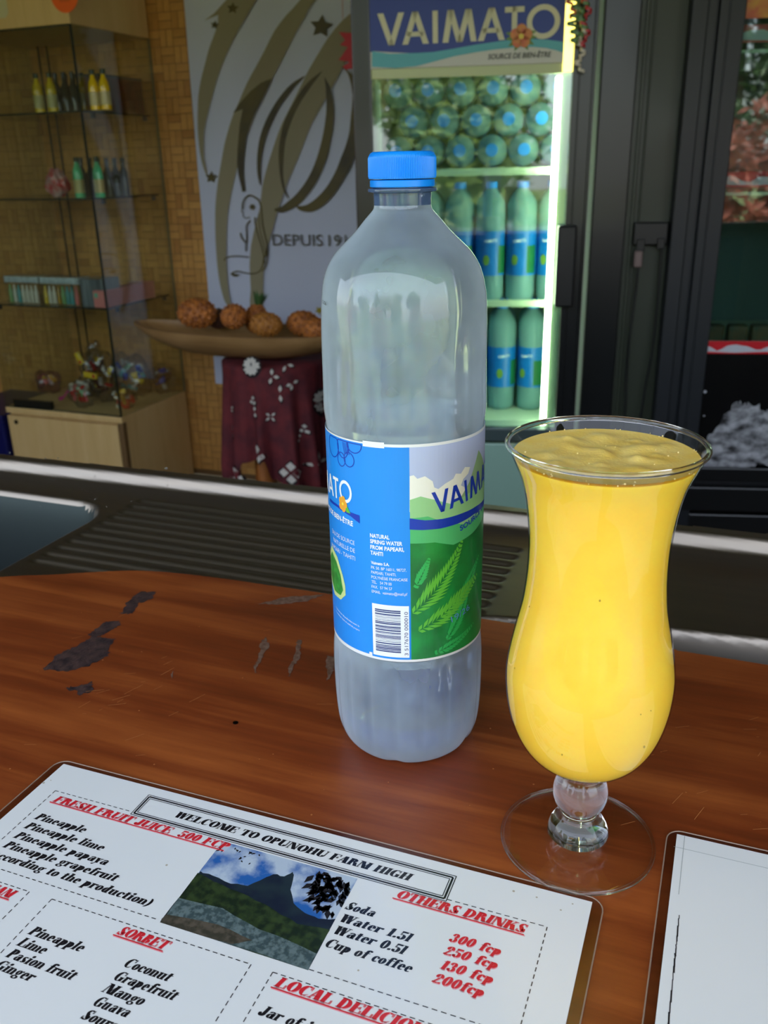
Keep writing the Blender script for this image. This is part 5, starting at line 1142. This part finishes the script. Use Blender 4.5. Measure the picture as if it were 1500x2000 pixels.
t = thing('vial_pack', 'dark backed clear pack on the third shelf beside the pink box', 'box', (-2.16, 2.60, -.1448))
MB().box(0, .10, 0, .09, 0, .096).build('clear_carton', mat('smoky_pack', srgb(70,82,88), rough=.3, coat=.5, noise=((90, 5, 5), 1, srgb(130,140,146))), t, bevel=.002)
t = gift_box('gift_box', 'pink box with a mint mark on the third shelf at the case corner', 'box', -2.098, -2.048, 2.585, 2.88, -.1448, .058, mat('pink_card', srgb(226,138,132), rough=.5, noise=((40,40,40), .5, srgb(214,120,118))))
MB().box(.006, .020, -.0008, 0, .034, .050).build('printed_mark', mat('mint_mark', srgb(110,190,160), rough=.5), t)
# red and white bag on second shelf
p = on_y(115, 383, 2.66); blob('sweet_bag', 'red and white crumpled bag on the second shelf left of the mint bottle', 'bag', (p.x, 2.66, .2178), (.042, .03, .048), mat('red_bag', srgb(190,28,32), rough=.3, coat=.5, noise=((34,34,34), 1, srgb(200,170,165))), 8, None, 0, None, .2)
# navy bin beside the case
t = thing('navy_crate', 'navy blue plastic crate on the floor at the far left of the display case', 'crate', (-2.86, 2.56, FZ))
MB().box(0, .275, 0, .35, 0, .375).build('crate_body', mat('navy_plastic', srgb(10,14,80), rough=.4), t, bevel=.01); MB().box(-.008, .283, -.008, .358, .355, .385).build('crate_rim', MATS['navy_plastic'], t, bevel=.004)

# ------------------------------------------------------------------ wooden boat bowl, pineapples and the cloth covered stand
WX, WY, WZ = -1.47, 2.52, -.270
boat = thing('wooden_boat_bowl', 'long carved wooden boat shaped bowl of pineapples on the cloth covered stand', 'bowl', (WX, WY, WZ))
def boatpt(u, a, k):
    """u -1..1 along, a 0..pi across the hull, k wall shrink"""
    L_, W_, D_ = .415-k, .135-k, .088-k
    e = max(0, 1-abs(u)**2.3); wv = W_*e**.62; dp = D_*(max(0, 1-abs(u)**2.6))**.8
    rim = .088+.012*abs(u)**3
    return Vector((u*L_, -wv*cos(a), rim-dp*sin(a)-(0 if k == 0 else 0)))
bo = MB(); nu, na = 60, 18
for kk in (0, .012):
    b0 = len(bo.v)
    for i in range(nu+1):
        u = -1+2*i/nu
        for j in range(na+1): bo.v.append(boatpt(u, pi*j/na, kk))
    for i in range(nu):
        for j in range(na): bo.f.append((b0+i*(na+1)+j, b0+(i+1)*(na+1)+j, b0+(i+1)*(na+1)+j+1, b0+i*(na+1)+j+1))
n1 = (nu+1)*(na+1)
for i in range(nu):
    for j in (0, na): a, c = i*(na+1)+j, (i+1)*(na+1)+j; bo.f.append((a, c, c+n1, a+n1))
bo.build('hull', M_BOATW, boat, smooth=True, angle=60)
M_PINE = mat('pineapple_skin', srgb(206,124,50), rough=.55, noise=((60, 60, 60), 1, srgb(140,78,36)), bump=(300, .5, .002)); M_PINE2 = mat('pineapple_skin_dark', srgb(112,70,50), rough=.6, noise=((60, 60, 60), 1, srgb(80,52,44))); M_CROWN = mat('pineapple_leaf', srgb(70,104,56), rough=.5)
def pineapple(lab_, x, y, z, L_, r, rz, m, crown=True, seed=0, ry=pi/2):
    t = thing('pineapple', lab_, 'pineapple', (x, y, z), (0, ry, rz), 'pineapples in the boat bowl')
    def df(d): return 1
    core = MB().ellipsoid((0, 0, 0), (r*.93, r*.93, L_*.95), 20, 14)
    core.build('flesh', m, t, smooth=True, fix=False)
    nn = 110; ey = MB()
    for k in range(nn):
        zz = 1-2*(k+.5)/nn; a = k*2.39996; q = sqrt(1-zz*zz)
        p = Vector((q*cos(a)*r*.92, q*sin(a)*r*.92, zz*L_*.94)); n_ = Vector((q*cos(a), q*sin(a), zz*r/L_)).normalized()
        tn = n_.cross(Vector((0, 0, 1))); tn = tn.normalized() if tn.length > .01 else Vector((1, 0, 0)); bt = n_.cross(tn); s_ = r*.19
        i = len(ey.v); ey.v += [p+tn*s_, p+bt*s_, p-tn*s_, p-bt*s_, p+n_*r*.11]; ey.f += [(i, i+1, i+4), (i+1, i+2, i+4), (i+2, i+3, i+4), (i+3, i, i+4)]
    o = ey.build('skin_eyes', m, t); o['kind'] = 'stuff'
    if crown:
        lv = MB(); rnd = random.Random(seed)
        for k in range(22):
            a = k*2.4; l = rnd.uniform(.03, .055); sp = rnd.uniform(.2, .8); d = Vector((cos(a)*sp, sin(a)*sp, 1)).normalized(); sd_ = Vector((-sin(a), cos(a), 0))*.006
            b0 = Vector((cos(a)*.008, sin(a)*.008, L_*.9)); i = len(lv.v); lv.v += [b0-sd_, b0+sd_, b0+d*l*.6+sd_*.7, b0+d*l, b0+d*l*.6-sd_*.7]; lv.f.append((i, i+1, i+2, i+3, i+4))
        o = lv.build('crown', M_CROWN, t, fix=False); o['kind'] = 'stuff'
def px3(u, v, y): return on_y(u, v, y)
for lab_, u, v, y, L_, r, rz, m, cr, sd_, ry in (
    ('leftmost pineapple, largest and orange, lying in the boat bowl', 385, 612, 2.52, .068, .050, .2, M_PINE, False, 1, pi/2),
    ('small dark purplish pineapple between the two left orange ones', 427, 622, 2.585, .040, .034, .1, M_PINE2, False, 2, pi/2),
    ('second orange pineapple from the left, standing end on', 457, 618, 2.50, .045, .041, 1.2, M_PINE, False, 3, pi/2),
    ('pineapple with the green crown, in the middle of the bowl', 500, 622, 2.575, .048, .038, 1.0, M_PINE, True, 4, .25),
    ('yellowish front pineapple right of the green crown', 520, 634, 2.50, .055, .040, .1, mat('pineapple_skin_gold', srgb(190,124,48), rough=.55, noise=((60,60,60), 1, srgb(150,92,36))), False, 5, pi/2),
    ('back right pineapple beside the bottle in the picture', 592, 632, 2.56, .058, .042, -.1, M_PINE2 if False else M_PINE, False, 6, pi/2),
    ('front right orange pineapple with its side to the viewer', 618, 643, 2.47, .052, .036, .15, M_PINE, False, 7, pi/2)):
    p = px3(u, v, y); pineapple(lab_, p.x, y, p.z, L_, r, rz, m, cr, sd_, ry)
# stand
TX, TY, TR = -1.385, 2.56, .160
stand = thing('plant_stand', 'round wooden stand draped in maroon flowered cloth under the boat bowl', 'stand', (TX, TY, FZ))
MB().lathe([(0, .655), (TR-.02, .655), (TR-.02, .675), (0, .675)], 36).build('table_top', M_STAND, stand, bevel=0)
for k in range(3):
    a = -1.62+k*2.094; MB().tube([(cos(a)*.10, sin(a)*.10, .66), (cos(a)*.11, sin(a)*.11, .2), (cos(a)*.165, sin(a)*.165, .0)], [.03, .034, .026], 8).build('leg', M_STAND, stand, smooth=True)
def hem(a):
    # hem height (world z) round the stand, rising where the leg shows
    P = [(-pi, -.66), (-2.5, -.67), (-1.98, -.685), (-1.8, -.585), (-1.36, -.565), (-1.26, -.64), (-.95, -.655), (-.6, -.76), (0, -.74), (pi, -.66)]
    for q, c in zip(P, P[1:]):
        if a <= c[0]: t = (a-q[0])/(c[0]-q[0]); t = t*t*(3-2*t); return q[1]+(c[1]-q[1])*t
    return -.8
def clothpt(a, z, off=0):
    t = max(0, min(1, (-.285-z)/.35)); f = .020*t*sin(13*a+.8)+.010*t*sin(21*a+2+z*4)
    r = TR+.012+f+.012*t+off
    return Vector((r*cos(a), r*sin(a), z-FZ))
def cg(u, v):
    a = -pi+2*pi*u; 
    if v < .12: k = v/.12; r = (TR+.012)*k; return (r*cos(a), r*sin(a), -.2725-FZ-.0*k)
    w_ = (v-.12)/.88; return clothpt(a, -.277+(hem(a)+.277)*w_)
drape = MB().grid(cg, 220, 40).build('cloth', mat('maroon_cloth', srgb(112,36,40), rough=.8, noise=((26, 26, 26), 1, srgb(84,26,34))), stand, smooth=True, fix=False, angle=90)
def cp(u, v):
    d = ray(u, v); ox, oy = -TX, -TY; r = TR+.025; a = d.x*d.x+d.y*d.y; b_ = 2*(ox*d.x+oy*d.y); c = ox*ox+oy*oy-r*r; D = max(0, b_*b_-4*a*c)
    t = (-b_-sqrt(D))/2/a; p = CAM+d*t; return (atan2(p.y-TY, p.x-TX), p.z)
def cfn(off): return lambda a, z: clothpt(a, z, off)
M_CW = mat('cloth_white_print', srgb(214,208,196), rough=.8); M_CK = mat('cloth_black_print', srgb(30,20,22), rough=.8)
def cprint(cx, cy, polys_px, m, off): print_obj('printed_flower', [[cp(280+x/3.75, 450+y/3.75) for x, y in q] for q in polys_px], cfn(off), m, drape)
def hib(cx, cy, r):
    cprint(cx, cy, [circle(cx+4, cy+6, r*1.2, r*1.3, 18)], M_CK, .003)
    cprint(cx, cy, [[(cx+r*(1+.1*sin(a*12))*(1-.28*max(0, cos((a-.5)*2.5))**8)*cos(a), cy+r*(1+.1*sin(a*12))*(1-.28*max(0, cos((a-.5)*2.5))**8)*sin(a)) for a in [k*2*pi/60 for k in range(60)]]], M_CW, .005)
    cprint(cx, cy, [circle(cx, cy-r*.25, r*.1, r*.25, 8)], M_CK, .007)
def petals(cx, cy, l, w_, angs, bk=True):
    for t_ in angs:
        q = [(cx+l*.15*cos(t_), cy+l*.15*sin(t_)), (cx+l*.6*cos(t_)-w_*sin(t_), cy+l*.6*sin(t_)+w_*cos(t_)), (cx+l*cos(t_), cy+l*sin(t_)), (cx+l*.6*cos(t_)+w_*sin(t_), cy+l*.6*sin(t_)-w_*cos(t_))]
        if bk: cprint(cx, cy, [[(cx+(x-cx)*1.25+3, cy+(y-cy)*1.25+4) for x, y in q]], M_CK, .003)
        cprint(cx, cy, [q], M_CW, .005)
hib(782, 1000, 62); hib(1330, 1255, 80)
petals(940, 1075, 58, 14, (-1.6, 1.9, .1)); petals(1050, 985, 60, 12, (.2, 2.0)); petals(1095, 1125, 52, 13, (-.4, 1.8, 2.8)); petals(1000, 1200, 62, 14, (-1.5, 1.4))
petals(797, 1250, 34, 16, (-1.6, .9, 2.6)); petals(815, 1330, 40, 12, (-1.6, 1.3)); petals(1190, 1460, 36, 14, (-1.6, .9, 2.4)); petals(1155, 1530, 30, 12, (-1.2, 2.0))
petals(845, 1640, 75, 26, (-1.7,)); petals(850, 1640, 50, 24, (1.4, .3)); petals(680, 1800, 75, 30, (-1.5, .4, 2.5, 1.5)); petals(1075, 1770, 80, 32, (-1.6, 0, 1.5, 3.1)); petals(1275, 1700, 90, 12, (-1.7, -.3, 1.4, 2.9)); petals(645, 1480, 55, 7, (-1.5, 1.5)); petals(930, 1370, 45, 9, (-.7, .8, 2.5, 3.8)); petals(640, 1310, 24, 8, (-1, 1, 3))
